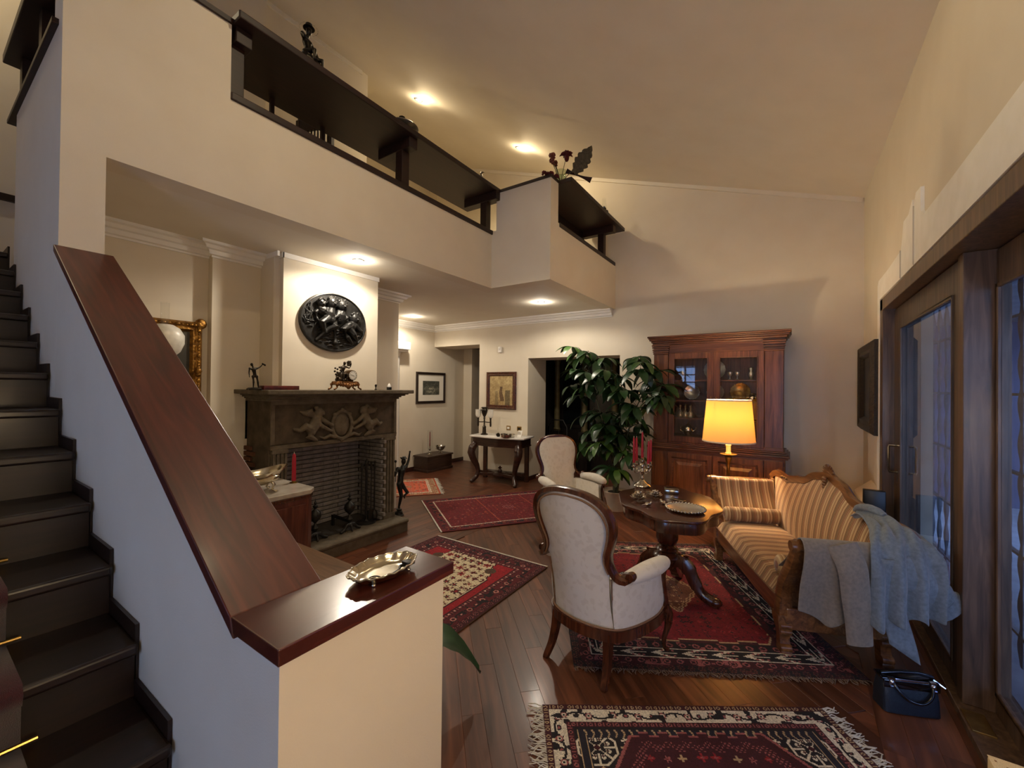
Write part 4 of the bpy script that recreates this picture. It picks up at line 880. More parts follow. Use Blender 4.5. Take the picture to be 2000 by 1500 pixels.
OUT = cr([(.300, .600), (.283, .592), (.258, .600), (.232, .625), (.214, .665), (.216, .715), (.236, .775), (.254, .84), (.256, .90), (.232, .96), (.180, 1.002), (.10, 1.028), (0, 1.036)], 5) if False else \
      [(p[0], p[1]) for p in cr([(.300, .600, 0), (.280, .590, 0), (.256, .600, 0), (.232, .625, 0), (.214, .668, 0), (.216, .718, 0), (.236, .775, 0), (.254, .84, 0), (.256, .90, 0), (.232, .96, 0), (.180, 1.002, 0), (.10, 1.028, 0), (0, 1.036, 0)], 4)]
def yb(z): return .045 - .13*(z-.28)/.75 - .03*max(0, z-.7)
def halfw(z):
    if z < .60: return .205 - .012*math.sin(PI*(z-.28)/.32)
    best = [p for p in OUT[12:]]
    for a, b in zip(best, best[1:]):
        if a[1] <= z <= b[1]: t = (z-a[1])/(b[1]-a[1]+1e-9); return (a[0]*(1-t)+b[0]*t)
    return .205
def make_armchair(name, loc, rz, label):
    t = thing(name, loc, label, 'chair', rz)
    # seat rail with shaped front
    frontc = cr([(-.285, .475, 0), (-.15, .535, 0), (0, .55, 0), (.15, .535, 0), (.285, .475, 0)], 6)
    loop = PLAN + [p for p in frontc[1:-1]]
    MB().sweep([(x, y, .258) for x, y, _ in loop], [(-.016, -.032), (.016, -.032), (.018, 0), (.016, .026), (-.016, .026)], closed=True).build('seat_rail', CHW, t, smooth=40)
    MB().tube([(x*1.012, y*1.012-.002, .289) for x, y, _ in PLAN], .006, 6).build('braid', BRAID, t, smooth=50)
    # outer back, one upholstered panel from the rail to the crest
    zs = [.284, .33, .40, .48, .55, .60, .63, .66, .70, .75, .80, .85, .90, .94, .97, .995, 1.012, 1.022]
    def panel(front):
        rows = []
        for z in zs:
            w_ = halfw(z)*(.98 if not front else .93); row = []
            for i in range(17):
                u = -1 + i/8; y = yb(z) - .052*(1-u*u)*(1 if z < .8 else 1-(z-.8)*1.6)
                if front: y = yb(z) + .022 + .045*math.sin(PI*min(1, max(0, (z-.36)/.62)))**.6*(1-u**4)**.8
                row.append((w_*u, y, z))
            rows.append(row)
        return rows
    MB().grid(panel(False)).build('outside_back', CREAM, t, smooth=60)
    MB().grid(panel(True)[2:]).build('inside_back', CREAM, t, smooth=60)
    # show-wood crest frame, balloon outline ending in scrolls
    o2 = OUT[:-1]; path = [(x, z) for x, z in o2] + [(0, 1.036)] + [(-x, z) for x, z in o2[::-1]]
    fp_ = [(x, yb(z) - .004 + (.05 if z < .61 and abs(x) > .27 else .0) + max(0, abs(x)-.25)*.6*(1 if z < .63 else 0), z) for x, z in path]
    MB().sweep(fp_, [(-.012, -.026), (.012, -.030), (.020, -.01), (.020, .014), (.008, .026), (-.010, .022), (-.018, 0)], up=(0, 1, 0)).build('crest_frame', CHW, t, smooth=50)
    MB().tube([(x*.90, yb(z)-.030, .70+(z-.70)*.915 if z > .70 else z) for x, z in path if z > .612], .0055, 6).build('braid', BRAID, t, smooth=50)
    for s in (-1, 1):
        MB().lathe([(0, -.022), (.022, -.022), (.026, 0), (.022, .022), (0, .022)], 16, T=Matrix.Translation((s*.298, yb(.6)+.055, .603)) @ Matrix.Rotation(PI/2, 4, 'X')).build('scroll', CHW, t)
        side = [p for p in PLAN if p[0]*s > .19 and p[1] > .03]
        if s < 0: side = side[::-1]                              # from the front post to the back edge
        n_ = len(side); rows = []; rin = []
        for j, h in enumerate(np.linspace(0, 1, 7)):
            r1 = []; r2_ = []
            for i, (x, y, _) in enumerate(side):
                f = 1 - i/(n_-1); ztop = .555 - .0*f; z = .286 + (ztop-.286)*h
                bul = .016*math.sin(PI*h)*f; yy = y - .05*f*h - (.012*math.sin(PI*h) if f < .2 else 0) + (-.02*h*(1-f))
                r1.append((x + s*bul + s*.012*h*f, yy, z)); r2_.append((x - s*.045 - s*.01*math.sin(PI*h), yy, max(z, .36)))
            rows.append(r1); rin.append(r2_)
        MB().grid(rows).build('outside_arm', CREAM, t, smooth=60)
        MB().grid(rin).build('inside_arm', CREAM, t, smooth=60)
        # rolled arm pad
        a0, a1 = Vector((s*.270, .065, .580)), Vector((s*.312, .43, .578)); P_ = []; rr_ = []
        for i in range(13):
            f = i/12; P_.append(a0.lerp(a1, f) + Vector((s*.022*math.sin(PI*f), 0, .012*math.sin(PI*f)))); rr_.append(.030 + .022*math.sin(PI*min(1, f*.75+.12)) if f < .96 else .034)
        P_.append(P_[-1] + Vector((0, .010, -.002))); rr_.append(.018)
        mb = MB().sweep([tuple(p) for p in P_], [(1.0*math.cos(a), .92*math.sin(a)) for a in np.linspace(0, 2*PI, 17)[:-1]], scales=rr_); mb.build('arm_pad', CREAM, t, smooth=60)
        # front arm support flowing into the cabriole leg
        sp = cr([(s*.300, .435, .552), (s*.308, .405, .50), (s*.302, .425, .42), (s*.290, .472, .34), (s*.287, .490, .27)], 5)
        MB().sweep(sp, [(-.016, -.016), (.016, -.016), (.018, .012), (0, .022), (-.018, .012)], up=(0, 1, 0), scales=list(np.linspace(.8, 1.25, len(sp)))).build('arm_support', CHW, t, smooth=50)
        lp = cr([(s*.285, .482, .285), (s*.300, .510, .235), (s*.300, .515, .17), (s*.285, .495, .09), (s*.284, .497, .035), (s*.296, .515, .012), (s*.300, .522, .006)], 5)
        MB().tube(lp, [.034, .034, .033, .033, .032, .031, .029, .027, .026, .024, .022, .020, .018, .0165, .0155, .0145, .0135, .013, .0125, .0125, .0125, .013, .0135, .014, .0145, .0148, .0145, .014, .013, .012, .010][:len(lp)], 10).build('front_leg', CHW, t, smooth=60)
        rp_ = cr([(s*.172, .03, .262), (s*.178, .02, .17), (s*.186, -.005, .08), (s*.196, -.045, .012), (s*.197, -.05, .002)], 5)
        MB().sweep(rp_, [(-1, -1), (1, -1), (1, 1), (-1, 1)], up=(0, 1, 0), scales=list(np.linspace(.023, .0115, len(rp_)))).build('rear_leg', CHW, t, smooth=40)
        if s > 0: MB().tube([(s*.2085*(1-.03*math.sin(PI*q)), yb(.28+.30*q)+.004, .286+.29*q) for q in np.linspace(0, 1, 8)], .004, 6).build('seam_cord', BRAID, t, smooth=50)
        else: MB().tube([(s*.2085*(1-.03*math.sin(PI*q)), yb(.28+.30*q)+.004, .286+.29*q) for q in np.linspace(0, 1, 8)], .004, 6).build('seam_cord', BRAID, t, smooth=50)
    # sprung seat
    rows = []
    for j in range(13):
        v = j/12; y = .03 + .50*v; row = []
        w_ = .185 + .085*math.sin(PI*.5*min(1, v*1.25)); 
        for i in range(15):
            u = -1 + i/7; yy = y - (.05*u*u*v); e = max(0, (1-abs(u)**4))**.5*max(0, 1-abs(2*v-1)**5)**.5
            row.append((w_*u, yy, .292 + .108*e))
        rows.append(row)
    MB().grid(rows).build('seat', CREAM, t, smooth=70)
    return t
make_armchair('armchair', (-1.0, 2.195, 0), -.171, 'cream damask armchair seen from behind, nearest the camera')
make_armchair('armchair', (-2.22, 4.30, 0), math.atan2(-.80, -.60)+0.09, 'cream damask armchair facing the room, in front of the potted plant')

# ================================================================ oval pedestal table
tb = thing('oval_table', (-.80, 3.385, .0122), 'dark oval pedestal table with a shaped top and carved feet', 'table', rz=.39)
def tout(k=1.0, n=72):
    pts = []
    for i in range(n):
        a = 2*PI*i/n; c, s = math.cos(a), math.sin(a)
        x, y = .355*abs(c)**.9*(1 if c > 0 else -1), .515*abs(s)**.95*(1 if s > 0 else -1)
        q = 1 + .055*math.cos(4*a+.0) - .035*math.cos(8*a)
        pts.append((x*q*k, y*q*k))
    return pts
MB().prism(tout(1.0), .698, .72, 'z').build('top', MAHOG, tb, smooth=40, bev=.006)
MB().prism(tout(.93), .615, .699, 'z').build('apron', MAHOG, tb, smooth=40, bev=.004)
MB().lathe([(.05, .62), (.05, .56), (.07, .55), (.075, .535), (.055, .525), (.06, .50), (.078, .48), (.08, .43), (.066, .39), (.05, .375), (.075, .36), (.085, .345), (.07, .33), (.10, .31), (.108, .295), (.085, .28), (.07, .25), (.05, .20), (0, .19)], 28, fn=lambda a, z: 1 + (.05*abs(math.cos(a*8)) if .385 < z < .49 else 0)).build('pedestal', MAHOG, tb, smooth=40)
for i in range(4):
    a = PI/4 + i*PI/2 + .35; T = rotz(a)
    mb = MB(); P_ = cr([(.04, 0, .26), (.10, 0, .275), (.16, 0, .23), (.20, 0, .15), (.255, 0, .07), (.33, 0, .035), (.365, 0, .03)], 5)
    mb.sweep(P_, [(-.9, -1), (.9, -1), (1, .2), (.5, 1), (-.5, 1), (-1, .2)], up=(0, 0, 1), scales=[(.032, .045)]*6+[(.034, .048)]*6+[(.032, .04)]*6+[(.034, .030)]*(len(P_)-18), T=T)
    mb.blob((.345, 0, .032), (.05, .038, .032), T=T); mb.tube([(.11, 0, .30), (.15, 0, .30), (.165, 0, .275), (.145, 0, .265)], [.02, .024, .018, .01], 8, T=T)
    for j in range(5): mb.blob((.10+.03*j, 0, .275-.03*j if j > 1 else .285), (.014, .03, .014), 8, 6, T=T)
    mb.build('foot', MAHOG, tb, smooth=60)
TZ = .7325
cl = thing('candelabra', (-1.10, 3.73, TZ), 'silver five-arm candelabra with tall red candles on the oval table', 'candelabra', rz=.5)
MB().lathe([(0, 0), (.068, 0), (.072, .008), (.066, .018), (.05, .03), (.028, .045), (.016, .06), (.02, .075), (.014, .09), (.02, .12), (.026, .135), (.014, .15), (.018, .17), (.022, .185), (.012, .20), (.02, .22), (.0, .225)], 22, fn=lambda a, z: 1+(.05*math.sin(8*a) if z < .03 else 0)).build('stem', SILVER, cl, smooth=50)
def taper(x, y, z, h, tx, ty):
    pts = [(x, y, z), (x+tx*.5, y+ty*.5, z+h*.5), (x+tx, y+ty, z+h-.01), (x+tx, y+ty, z+h)]
    o = MB().tube(pts, [.0115, .0105, .008, .004], 10).build('candle', REDWAX, cl, smooth=60); MB().tube([(x+tx, y+ty, z+h), (x+tx, y+ty, z+h+.012)], .002, 5).build('wick', WICK, o)
for i in range(5):
    if i == 4: cx, cy, cz_ = 0, 0, .225
    else: a = i*PI/2 + .4; cx, cy, cz_ = .085*math.cos(a), .085*math.sin(a), .185
    mb = MB()
    if i < 4: mb.tube(cr([(0, 0, .155), (cx*.35, cy*.35, .13), (cx*.8, cy*.8, .125), (cx*1.05, cy*1.05, .15), (cx, cy, .17)], 4), .0055, 8); mb.tube(cr([(cx*.5, cy*.5, .128), (cx*.6, cy*.6, .155), (cx*.42, cy*.42, .16)], 3), .004, 6)
    mb.lathe([(.006, -.02), (.020, -.008), (.026, 0), (.010, .004), (.013, .012), (.014, .03), (.0, .03)], 16, (cx, cy, cz_)); mb.build('arm', SILVER, cl, smooth=50)
    taper(cx, cy, cz_+.022, .235 if i == 4 else .205+.012*(i % 3), .004*math.cos(i*2), .006*math.sin(i*3))
pl_ = thing('silver_plate', (-.625, 3.17, TZ), 'large round silver plate with a beaded rim on the oval table', 'plate')
MB().lathe([(0, .004), (.085, .004), (.10, .010), (.128, .018), (.132, .021), (.126, .017), (.10, .006), (.09, 0), (0, 0)], 40).build('plate', CASEMETAL, pl_, smooth=50)
mb = MB()
for i in range(36): mb.blob((.130*math.cos(i*PI/18), .130*math.sin(i*PI/18), .021), .0085, 8, 6)
mb.build('beaded_rim', SILVER, pl_)
def flower(x, y, s, lab):
    t = thing('silver_flower', (x, y, TZ), lab, 'ornament'); mb = MB()
    for k, (n_, r_, z_) in enumerate(((7, .040, .018), (6, .028, .034), (5, .016, .046))):
        for i in range(n_):
            a = 2*PI*i/n_ + k*.4; mb.blob((0, 0, 0), (.021*s*(1-.15*k), .014*s, .006), 8, 6, T=Matrix.Translation((r_*s*math.cos(a), r_*s*math.sin(a), z_*s)) @ rotz(a) @ Matrix.Rotation(-.55-.3*k, 4, 'Y'))
    mb.build('petals', SILVER, t, smooth=60); MB().blob((0, 0, .035*s), .018*s).build('centre', SILVER, t)
flower(-.985, 3.25, 1.15, 'silver flower ornament at the left of the oval table top'); flower(-.90, 3.42, .95, 'silver flower ornament in the middle of the oval table top')
def bird(x, y, rz, lab):
    t = thing('silver_bird', (x, y, TZ), lab, 'ornament', rz); mb = MB(); mb.blob((0, 0, .014), (.026, .013, .013)); mb.blob((.024, 0, .026), .009); mb.tube([(.03, 0, .026), (.042, 0, .024)], [.004, .001], 6); mb.tube([(-.02, 0, .016), (-.05, 0, .012)], [.008, .004], 6, flat=.5)
    mb.build('body', SILVER, t, smooth=60, mod=('remesh', .002)); MB().blob((0, .012, .018), (.018, .004, .008)).blob((0, -.012, .018), (.018, .004, .008)).build('wings', SILVER, t)
bird(-.875, 3.12, .8, 'tiny silver bird near the front edge of the oval table'); bird(-.80, 3.24, 2.4, 'small silver bird between the flowers and the plate')
bx = thing('silver_box', (-.83, 3.64, TZ), 'flat engraved silver box at the far side of the oval table', 'box', .3)
MB().box(-.055, .055, -.038, .038, 0, .030).build('body', SILVER, bx, bev=.004); MB().box(-.057, .057, -.040, .040, .030, .042).build('lid', SILVER, bx, bev=.006)
fr2 = thing('glass_paperweight', (-.955, 3.50, TZ), 'clear rectangular glass block beside the candelabra', 'paperweight', .35); MB().box(-.045, .045, -.028, .028, 0, .022).build('block', CLEAR, fr2, smooth=0)
cc_ = thing('silver_letter_opener', (-.735, 3.43, TZ), 'slim silver case lying next to the silver plate', 'case', -.25); MB().box(-.06, .06, -.022, .022, 0, .008).build('case', SILVER, cc_, bev=.003); MB().box(-.05, .05, -.015, .015, .008, .010).build('lid_panel', TARNISH, cc_, smooth=0)

# ================================================================ potted plant
pp = thing('potted_plant', (-1.93, 5.36, 0), 'tall green plant with drooping finger leaves in a pale pot by the doorway', 'plant')
MB().lathe([(0, .0), (.13, 0), (.14, .02), (.165, .20), (.185, .225), (.19, .25), (.175, .255), (.168, .23), (.0, .225)], 28).build('pot', M('pale_ceramic', (206, 198, 182), (186, 176, 158), rough=.35, scale=6), pp)
MB().lathe([(0, .228), (.166, .228)], 20, cap=False).build('soil', M('potting_soil', (36, 28, 22), rough=1), pp)
STEM = M('green_stem', (70, 74, 46), (54, 52, 36), rough=.7); mb = MB()
L = [(-2.58,5.37,2.18),(-2.47,5.43,2.11),(-2.37,5.45,2.11),(-2.28,5.52,2.0),(-2.13,5.43,2.01),(-2.57,5.51,1.86),(-2.24,5.08,1.8),(-2.19,5.29,1.78),(-2.64,5.52,1.64),(-2.33,5.38,1.64),(-2.54,5.5,1.49),(-1.98,5.12,1.83),(-1.97,5.3,1.77),(-1.9,5.19,1.64),(-1.85,5.33,1.74),(-1.68,5.35,1.99),(-1.5,5.08,1.92),(-1.45,5.17,1.83),(-1.35,5.2,1.81),(-1.5,5.51,1.71),(-1.36,5.44,1.64),(-1.26,5.15,1.52),(-1.57,5.45,1.58),(-1.36,5.14,1.46),(-1.65,5.37,1.57),(-1.67,5.13,1.41),(-1.75,5.07,1.57),(-2.34,5.49,1.28),(-1.99,5.17,1.27),(-2.06,5.17,1.13),(-2.02,5.54,1.15),(-1.86,5.49,1.23),(-1.65,5.21,1.25),(-1.67,5.53,1.13),(-2.23,5.33,1.04),(-2.04,5.4,1.0),(-1.82,5.17,1.02),(-1.8,5.52,1.0),(-1.66,5.4,1.0),(-2.41,5.53,.83),(-2.3,5.5,.77),(-2.07,5.21,.91),(-1.87,5.24,.84),(-1.73,5.15,.8),(-1.92,5.14,.59),(-1.83,5.1,.57)]
ST = {'a': cr([(-1.96, 5.38, .22), (-1.98, 5.38, .6), (-2.08, 5.38, 1.0), (-2.20, 5.38, 1.4), (-2.32, 5.38, 1.8), (-2.36, 5.38, 2.05)], 8), 'b': cr([(-1.92, 5.36, .22), (-1.90, 5.34, .6), (-1.86, 5.32, 1.1), (-1.85, 5.3, 1.6), (-1.72, 5.3, 1.88), (-1.55, 5.28, 1.9)], 8), 'c': cr([(-1.90, 5.34, .22), (-1.82, 5.3, .7), (-1.70, 5.3, 1.2), (-1.52, 5.3, 1.65)], 8)}
ori = Vector((-1.93, 5.36, 0))
for k, r0 in (('a', .016), ('b', .015), ('c', .012)): mb.tube([tuple(Vector(p)-ori) for p in ST[k]], list(np.linspace(r0, .005, len(ST[k]))), 8)
mb.tube([(0, 0, .2), (-.01, 0, .45), (-.02, 0, .60)], [.03, .024, .018], 10); mb.build('stem', STEM, pp, smooth=60)
allst = [p for k in ST.values() for p in k]
k = NT('leaf_green'); oi = k.n('ShaderNodeObjectInfo'); c_ = k.ramp(oi.outputs['Random'], [(0, (22, 44, 24)), (.5, (34, 62, 32)), (.85, (50, 84, 40)), (1, (84, 118, 52))]); k.l(c_, k.b.inputs['Base Color']); k.b.inputs['Roughness'].default_value = .38; LEAF = k.m
def leafmesh(seed, droop):
    r_ = random.Random(seed); mb = MB(); n_ = r_.choice((6, 7, 7))
    for i in range(n_):
        a = 2*PI*i/n_ + r_.uniform(-.2, .2); ln = r_.uniform(.24, .32); wd = ln*.20; d0 = droop*r_.uniform(.8, 1.15); rows = []
        for j in range(8):
            f = j/7; th = -.15 + d0*f**.8; xr = .0; 
            if j == 0: px, pz = .0, 0.
            else: px += ln/7*math.cos(th); pz -= ln/7*math.sin(th)
            wj = wd*math.sin(PI*min(1, (f*.92+.05)))**.8*(.5+f*.75 if f < .66 else 1.0)
            rows.append([(px, -wj, pz+wj*.35), (px, 0, pz), (px, wj, pz+wj*.35)])
        mb.grid(rows, T=rotz(a))
    return mb
protos = [leafmesh(s, d) for s, d in ((1, 1.15), (2, 1.35), (3, .95), (4, 1.5))]
pro = []
rl = random.Random(9); L += [(p[0]+rl.uniform(-.12, .12), p[1]+rl.uniform(-.12, .05), p[2]+rl.uniform(-.12, .06)) for p in L[1:44:2]]
for i, p in enumerate(L):
    v = Vector(p); bp = min(allst, key=lambda q: (Vector(q)-v).length + .6*max(0, q[2]-v.z-.0)); 
    if i < 4: o = protos[i].build('leaf', LEAF, pp, smooth=50); pro.append(o)
    else: o = pro[(i*7) % 4].copy(); C.objects.link(o); o.parent = pp
    o.location = v - ori; d_ = (v-Vector(bp)); o.rotation_euler = (rnd.uniform(-.3, .3), rnd.uniform(-.3, .3), rnd.uniform(0, 6.28)); s_ = rnd.uniform(.85, 1.15); o.scale = (s_, s_, s_)
    pet = MB().tube([tuple(Vector(bp)-ori), tuple((Vector(bp)*.4+v*.6)-ori+Vector((0, 0, .04))), tuple(v-ori)], [.004, .0032, .003], 5).build('petiole', STEM, pp, smooth=60)
# ================================================================ display cabinet
kb = thing('display_cabinet', (-.79, 5.60, 0), 'tall walnut cabinet with glazed upper doors against the back wall', 'cabinet')
W2 = .715
MB().box(-W2, W2, .40, .43, 0, 2.18).box(-W2, -W2+.03, 0, .43, .9, 2.18).box(W2-.03, W2, 0, .43, .9, 2.18).box(-W2, W2, 0, .43, 2.13, 2.18).box(-W2, W2, 0, .43, .88, .93).build('carcass', WALNUT, kb, smooth=0, bev=.003)
MB().box(-W2-.02, W2+.02, -.04, .43, .06, .82).build('lower_carcass', WALNUTX, kb, smooth=0, bev=.003)
MB().box(-W2-.035, W2+.035, -.055, .43, 0, .075).build('plinth', WALNUTX, kb, smooth=0, bev=.006)
cw = MB()
for z0, z1, o_ in ((.82, .84, .05), (.84, .865, .065), (.865, .885, .05), (.885, .905, .03)): cw.box(-W2-o_, W2+o_, -o_-.02, .43, z0, z1)
cw.build('waist_moulding', WALNUTX, kb, smooth=0, bev=.006)
cw = MB()
for z0, z1, o_ in ((2.175, 2.20, .02), (2.20, 2.225, .035), (2.225, 2.245, .055), (2.245, 2.262, .065), (2.262, 2.285, .075)): cw.box(-W2-o_, W2+o_, -o_, .43, z0, z1)
cw.build('cornice', WALNUTX, kb, smooth=0, bev=.006)
MB().box(-.53, .53, -.008, .02, 2.06, 2.175).build('frieze', WALNUTX, kb, smooth=0, bev=.003)
for s in (-1, 1):
    a, b = sorted((s*.535, s*W2))
    MB().box(a, b, -.02, .03, .905, 2.05).build('pilaster', WALNUT, kb, smooth=0, bev=.004)
    cp = MB(); 
    for i, z in enumerate((2.05, 2.075, 2.10, 2.13, 2.155)): cp.box(a-.008-.004*i, b+.008+.004*i, -.03-.004*i, .03, z, z+.018)
    cp.box(a, b, -.024, .03, 2.05, 2.175).build('capital', WALNUTX, kb, smooth=0, bev=.003)
    MB().box(a-.006, b+.006, -.028, .03, .905, .945).build('pilaster_base', WALNUTX, kb, smooth=0, bev=.004)
    MB().box(a, b, -.058, -.03, .09, .80).build('lower_pilaster', WALNUT, kb, smooth=0, bev=.004)
    # glazed door
    x0, x1 = (-.53, -.0) if s < 0 else (.0, .53); fw_ = .068
    dm = MB().box(x0, x0+fw_, -.012, .02, .93, 2.06).box(x1-fw_, x1, -.012, .02, .93, 2.06).box(x0+fw_, x1-fw_, -.012, .02, .93, 1.0).box(x0+fw_, x1-fw_, -.012, .02, 1.985, 2.06)
    dm.box(x0+fw_-.008, x0+fw_+.006, -.018, .0, .995, 1.99).box(x1-fw_-.006, x1-fw_+.008, -.018, .0, .995, 1.99)
    dd = dm.build('glazed_door', WALNUT, kb, smooth=0, bev=.004)
    MB().add([(x0+fw_, .006, 1.0), (x1-fw_, .006, 1.0), (x1-fw_, .006, 1.985), (x0+fw_, .006, 1.985)], [(0, 1, 2, 3)]).build('glass_pane', PANETHIN, dd, smooth=0)
    MB().blob((s*.03, -.022, 1.5), (.007, .007, .014)).build('key', BRASS, dd)
    # lower door with raised fielded panel
    dl_ = MB().box(x0+.005, x1-.005, -.062, -.035, .10, .795).build('lower_door', WALNUT, kb, smooth=0, bev=.004)
    pr = MB(); q0, q1 = x0+.075, x1-.075
    pr.box(q0-.012, q0+.006, -.074, -.06, .165, .735).box(q1-.006, q1+.012, -.074, -.06, .165, .735).box(q0-.012, q1+.012, -.074, -.06, .165, .183).box(q0-.012, q1+.012, -.074, -.06, .717, .735)
    pr.build('panel_moulding', WALNUTX, dl_, smooth=0, bev=.005)
    vs_ = [(q0+.03, -.060, .21), (q1-.03, -.060, .21), (q1-.03, -.060, .69), (q0+.03, -.060, .69), (q0+.07, -.076, .25), (q1-.07, -.076, .25), (q1-.07, -.076, .65), (q0+.07, -.076, .65)]
    MB().add(vs_, [(4, 5, 6, 7), (0, 1, 5, 4), (1, 2, 6, 5), (2, 3, 7, 6), (3, 0, 4, 7)]).build('raised_panel', WALNUT, dl_, smooth=0)
SHZ = (1.0, 1.235, 1.46, 1.72)
for z in SHZ: MB().box(-.70, .70, .05, .40, z-.018, z).build('interior_shelf', WALNUTX, kb, smooth=0)
MB().box(-.70, .70, .385, .40, .93, 2.13).build('back_board', WALNUT, kb, smooth=0)
GP = M('gilt_plate', (206, 172, 96), (150, 112, 52), rough=.34, metal=.8, scale=30)
def cplate(x, z, r, mat, lab):
    t = thing('display_plate', (-.79+x, 5.90, z), lab, 'plate'); T = Matrix.Translation((0, 0, r)) @ Matrix.Rotation(PI/2-.2, 4, 'X')
    MB().lathe([(0, .008), (r*.58, .008), (r*.66, .016), (r*.95, .024), (r, .028), (r*.98, .022), (r*.6, 0), (0, 0)], 32, T=T, fn=lambda a, z: 1+(.02*math.cos(14*a) if z > .02 else 0)).build('plate', mat, t, smooth=50)
    mb = MB()
    for i in range(24): mb.blob((r*.93*math.cos(i*PI/12), r*.93*math.sin(i*PI/12), .026), r*.05, 6, 5, T=T)
    mb.build('rim_beads', mat, t)
cplate(-.03, SHZ[3], .128, CASEMETAL, 'large fluted silver plate on the top cabinet shelf behind the middle stile')
cplate(-.30, SHZ[2], .098, CASEMETAL, 'round silver plate at the left of the middle cabinet shelf'); cplate(-.02, SHZ[2], .102, CASEMETAL, 'silver plate on the middle cabinet shelf behind the stile'); cplate(.26, SHZ[2], .112, GP, 'gilded plate at the right of the middle cabinet shelf'); cplate(.02, SHZ[0], .085, CASEMETAL, 'silver plate on the lowest cabinet shelf by the lampshade')
def cpiece(name, x, z, prof, mat, lab, cat, extra=None, y=5.80):
    t = thing(name, (-.79+x, y, z), lab, cat); MB().lathe(prof, 16).build('body', mat, t, smooth=50)
    if extra: extra(t)
CUP = [(0, 0), (.022, 0), (.024, .006), (.008, .015), (.007, .045), (.022, .06), (.028, .09), (.026, .10), (.02, .08), (0, .06)]
cpiece('silver_goblet', -.40, SHZ[3], [(0, 0), (.03, 0), (.012, .02), (.012, .04), (.036, .07), (.04, .10), (.02, .13), (.014, .15), (.006, .17), (0, .175)], CASEMETAL, 'covered silver cup at the left of the top cabinet shelf', 'cup')
cpiece('silver_cup', .155, SHZ[3], CUP, CASEMETAL, 'small silver cup, left of two on the top cabinet shelf', 'cup'); cpiece('silver_cup', .235, SHZ[3], CUP, CASEMETAL, 'small silver cup, right of two on the top cabinet shelf', 'cup')
cpiece('silver_vase', .385, SHZ[3], [(0, 0), (.03, 0), (.014, .02), (.03, .05), (.034, .08), (.016, .11), (.024, .14), (.02, .15), (0, .15)], CASEMETAL, 'silver vase at the right end of the top cabinet shelf', 'vase')
cpiece('silver_jug', .40, SHZ[2], [(0, 0), (.03, 0), (.042, .03), (.036, .06), (.02, .08), (.026, .10), (0, .10)], TARNISH, 'small gilt jug at the right end of the middle shelf', 'jug', lambda t: MB().tube([(.026, 0, .09), (.055, 0, .07), (.04, 0, .03)], .004, 6).build('handle', TARNISH, t))
DEC = [(0, 0), (.036, 0), (.04, .03), (.034, .06), (.012, .085), (.010, .13), (.014, .135), (.016, .15), (.008, .165), (0, .17)]
GLS = M('cut_glass', (200, 190, 160), (150, 136, 104), rough=.1, metal=.5, scale=60)
for i, x in enumerate((-.43, -.365, -.30)): cpiece('decanter', x, SHZ[1], DEC, GLS, ('cut glass decanter, leftmost of three in the cabinet', 'cut glass decanter, middle of three in the cabinet', 'cut glass decanter, rightmost of three in the cabinet')[i], 'decanter')
cpiece('small_dish', -.19, SHZ[1], [(0, 0), (.02, 0), (.045, .025), (.05, .035), (.04, .025), (0, .01)], CASEMETAL, 'small silver dish beside the decanters', 'dish')
def pot_x(t):
    MB().tube(cr([(.05, 0, .05), (.085, 0, .07), (.10, 0, .11)], 4), .008, 8).build('spout', TARNISH, t); MB().tube(cr([(-.045, 0, .04), (-.09, 0, .06), (-.085, 0, .11), (-.04, 0, .12)], 4), .006, 6).build('handle', TARNISH, t)
    MB().lathe([(.03, .13), (.02, .145), (.006, .155), (.009, .17), (0, .178)], 14).build('lid', TARNISH, t)
cpiece('silver_teapot', -.33, SHZ[0], [(0, 0), (.035, 0), (.038, .008), (.05, .03), (.062, .06), (.055, .10), (.034, .13), (0, .13)], TARNISH, 'gilt silver pot at the left of the lowest cabinet shelf', 'teapot', pot_x)

# ================================================================ floor lamp
fl_ = thing('floor_lamp', (-.53, 4.75, 0), 'lit floor lamp with a yellow drum shade behind the striped sofa', 'lamp')
MB().lathe([(0, 0), (.15, 0), (.155, .015), (.10, .03), (.04, .05), (.025, .09), (.018, .10), (.018, .55), (.03, .57), (.035, .59), (.018, .61), (.016, .85), (.024, .87), (.03, .90), (.034, .915), (.016, .93), (.0, .93)], 20).build('pole', BRASS, fl_)
MB().lathe([(0, .925), (.02, .925), (.075, .94), (.08, .948), (.075, .95), (.02, .938), (.0, .938)], 24).build('drip_pan', BRASS, fl_)
MB().lathe([(.018, .938), (.03, .955), (.022, .97), (.022, 1.03), (.028, 1.035), (.02, 1.05), (.02, 1.16), (.0, 1.16)], 16).build('candle_tube', M('ivory_sleeve', (226, 200, 150), rough=.4), fl_)
sk_ = NT('lamp_shade_cloth'); df = sk_.n('ShaderNodeBsdfDiffuse'); df.inputs[0].default_value = (*lin((232, 192, 128)), 1); tl_ = sk_.n('ShaderNodeBsdfTranslucent'); tl_.inputs[0].default_value = (*lin((255, 176, 66)), 1)
mx_ = sk_.n('ShaderNodeMixShader'); mx_.inputs[0].default_value = .085; sk_.l(df.outputs[0], mx_.inputs[1]); sk_.l(tl_.outputs[0], mx_.inputs[2]); sk_.l(mx_.outputs[0], sk_.out.inputs[0])
MB().lathe([(.243, 1.075), (.205, 1.495)], 48, cap=False).build('shade', sk_.m, fl_, label='yellow drum lampshade glowing from the bulb')
TRIMC = M('cream_shade_trim', (240, 220, 180), rough=.8)
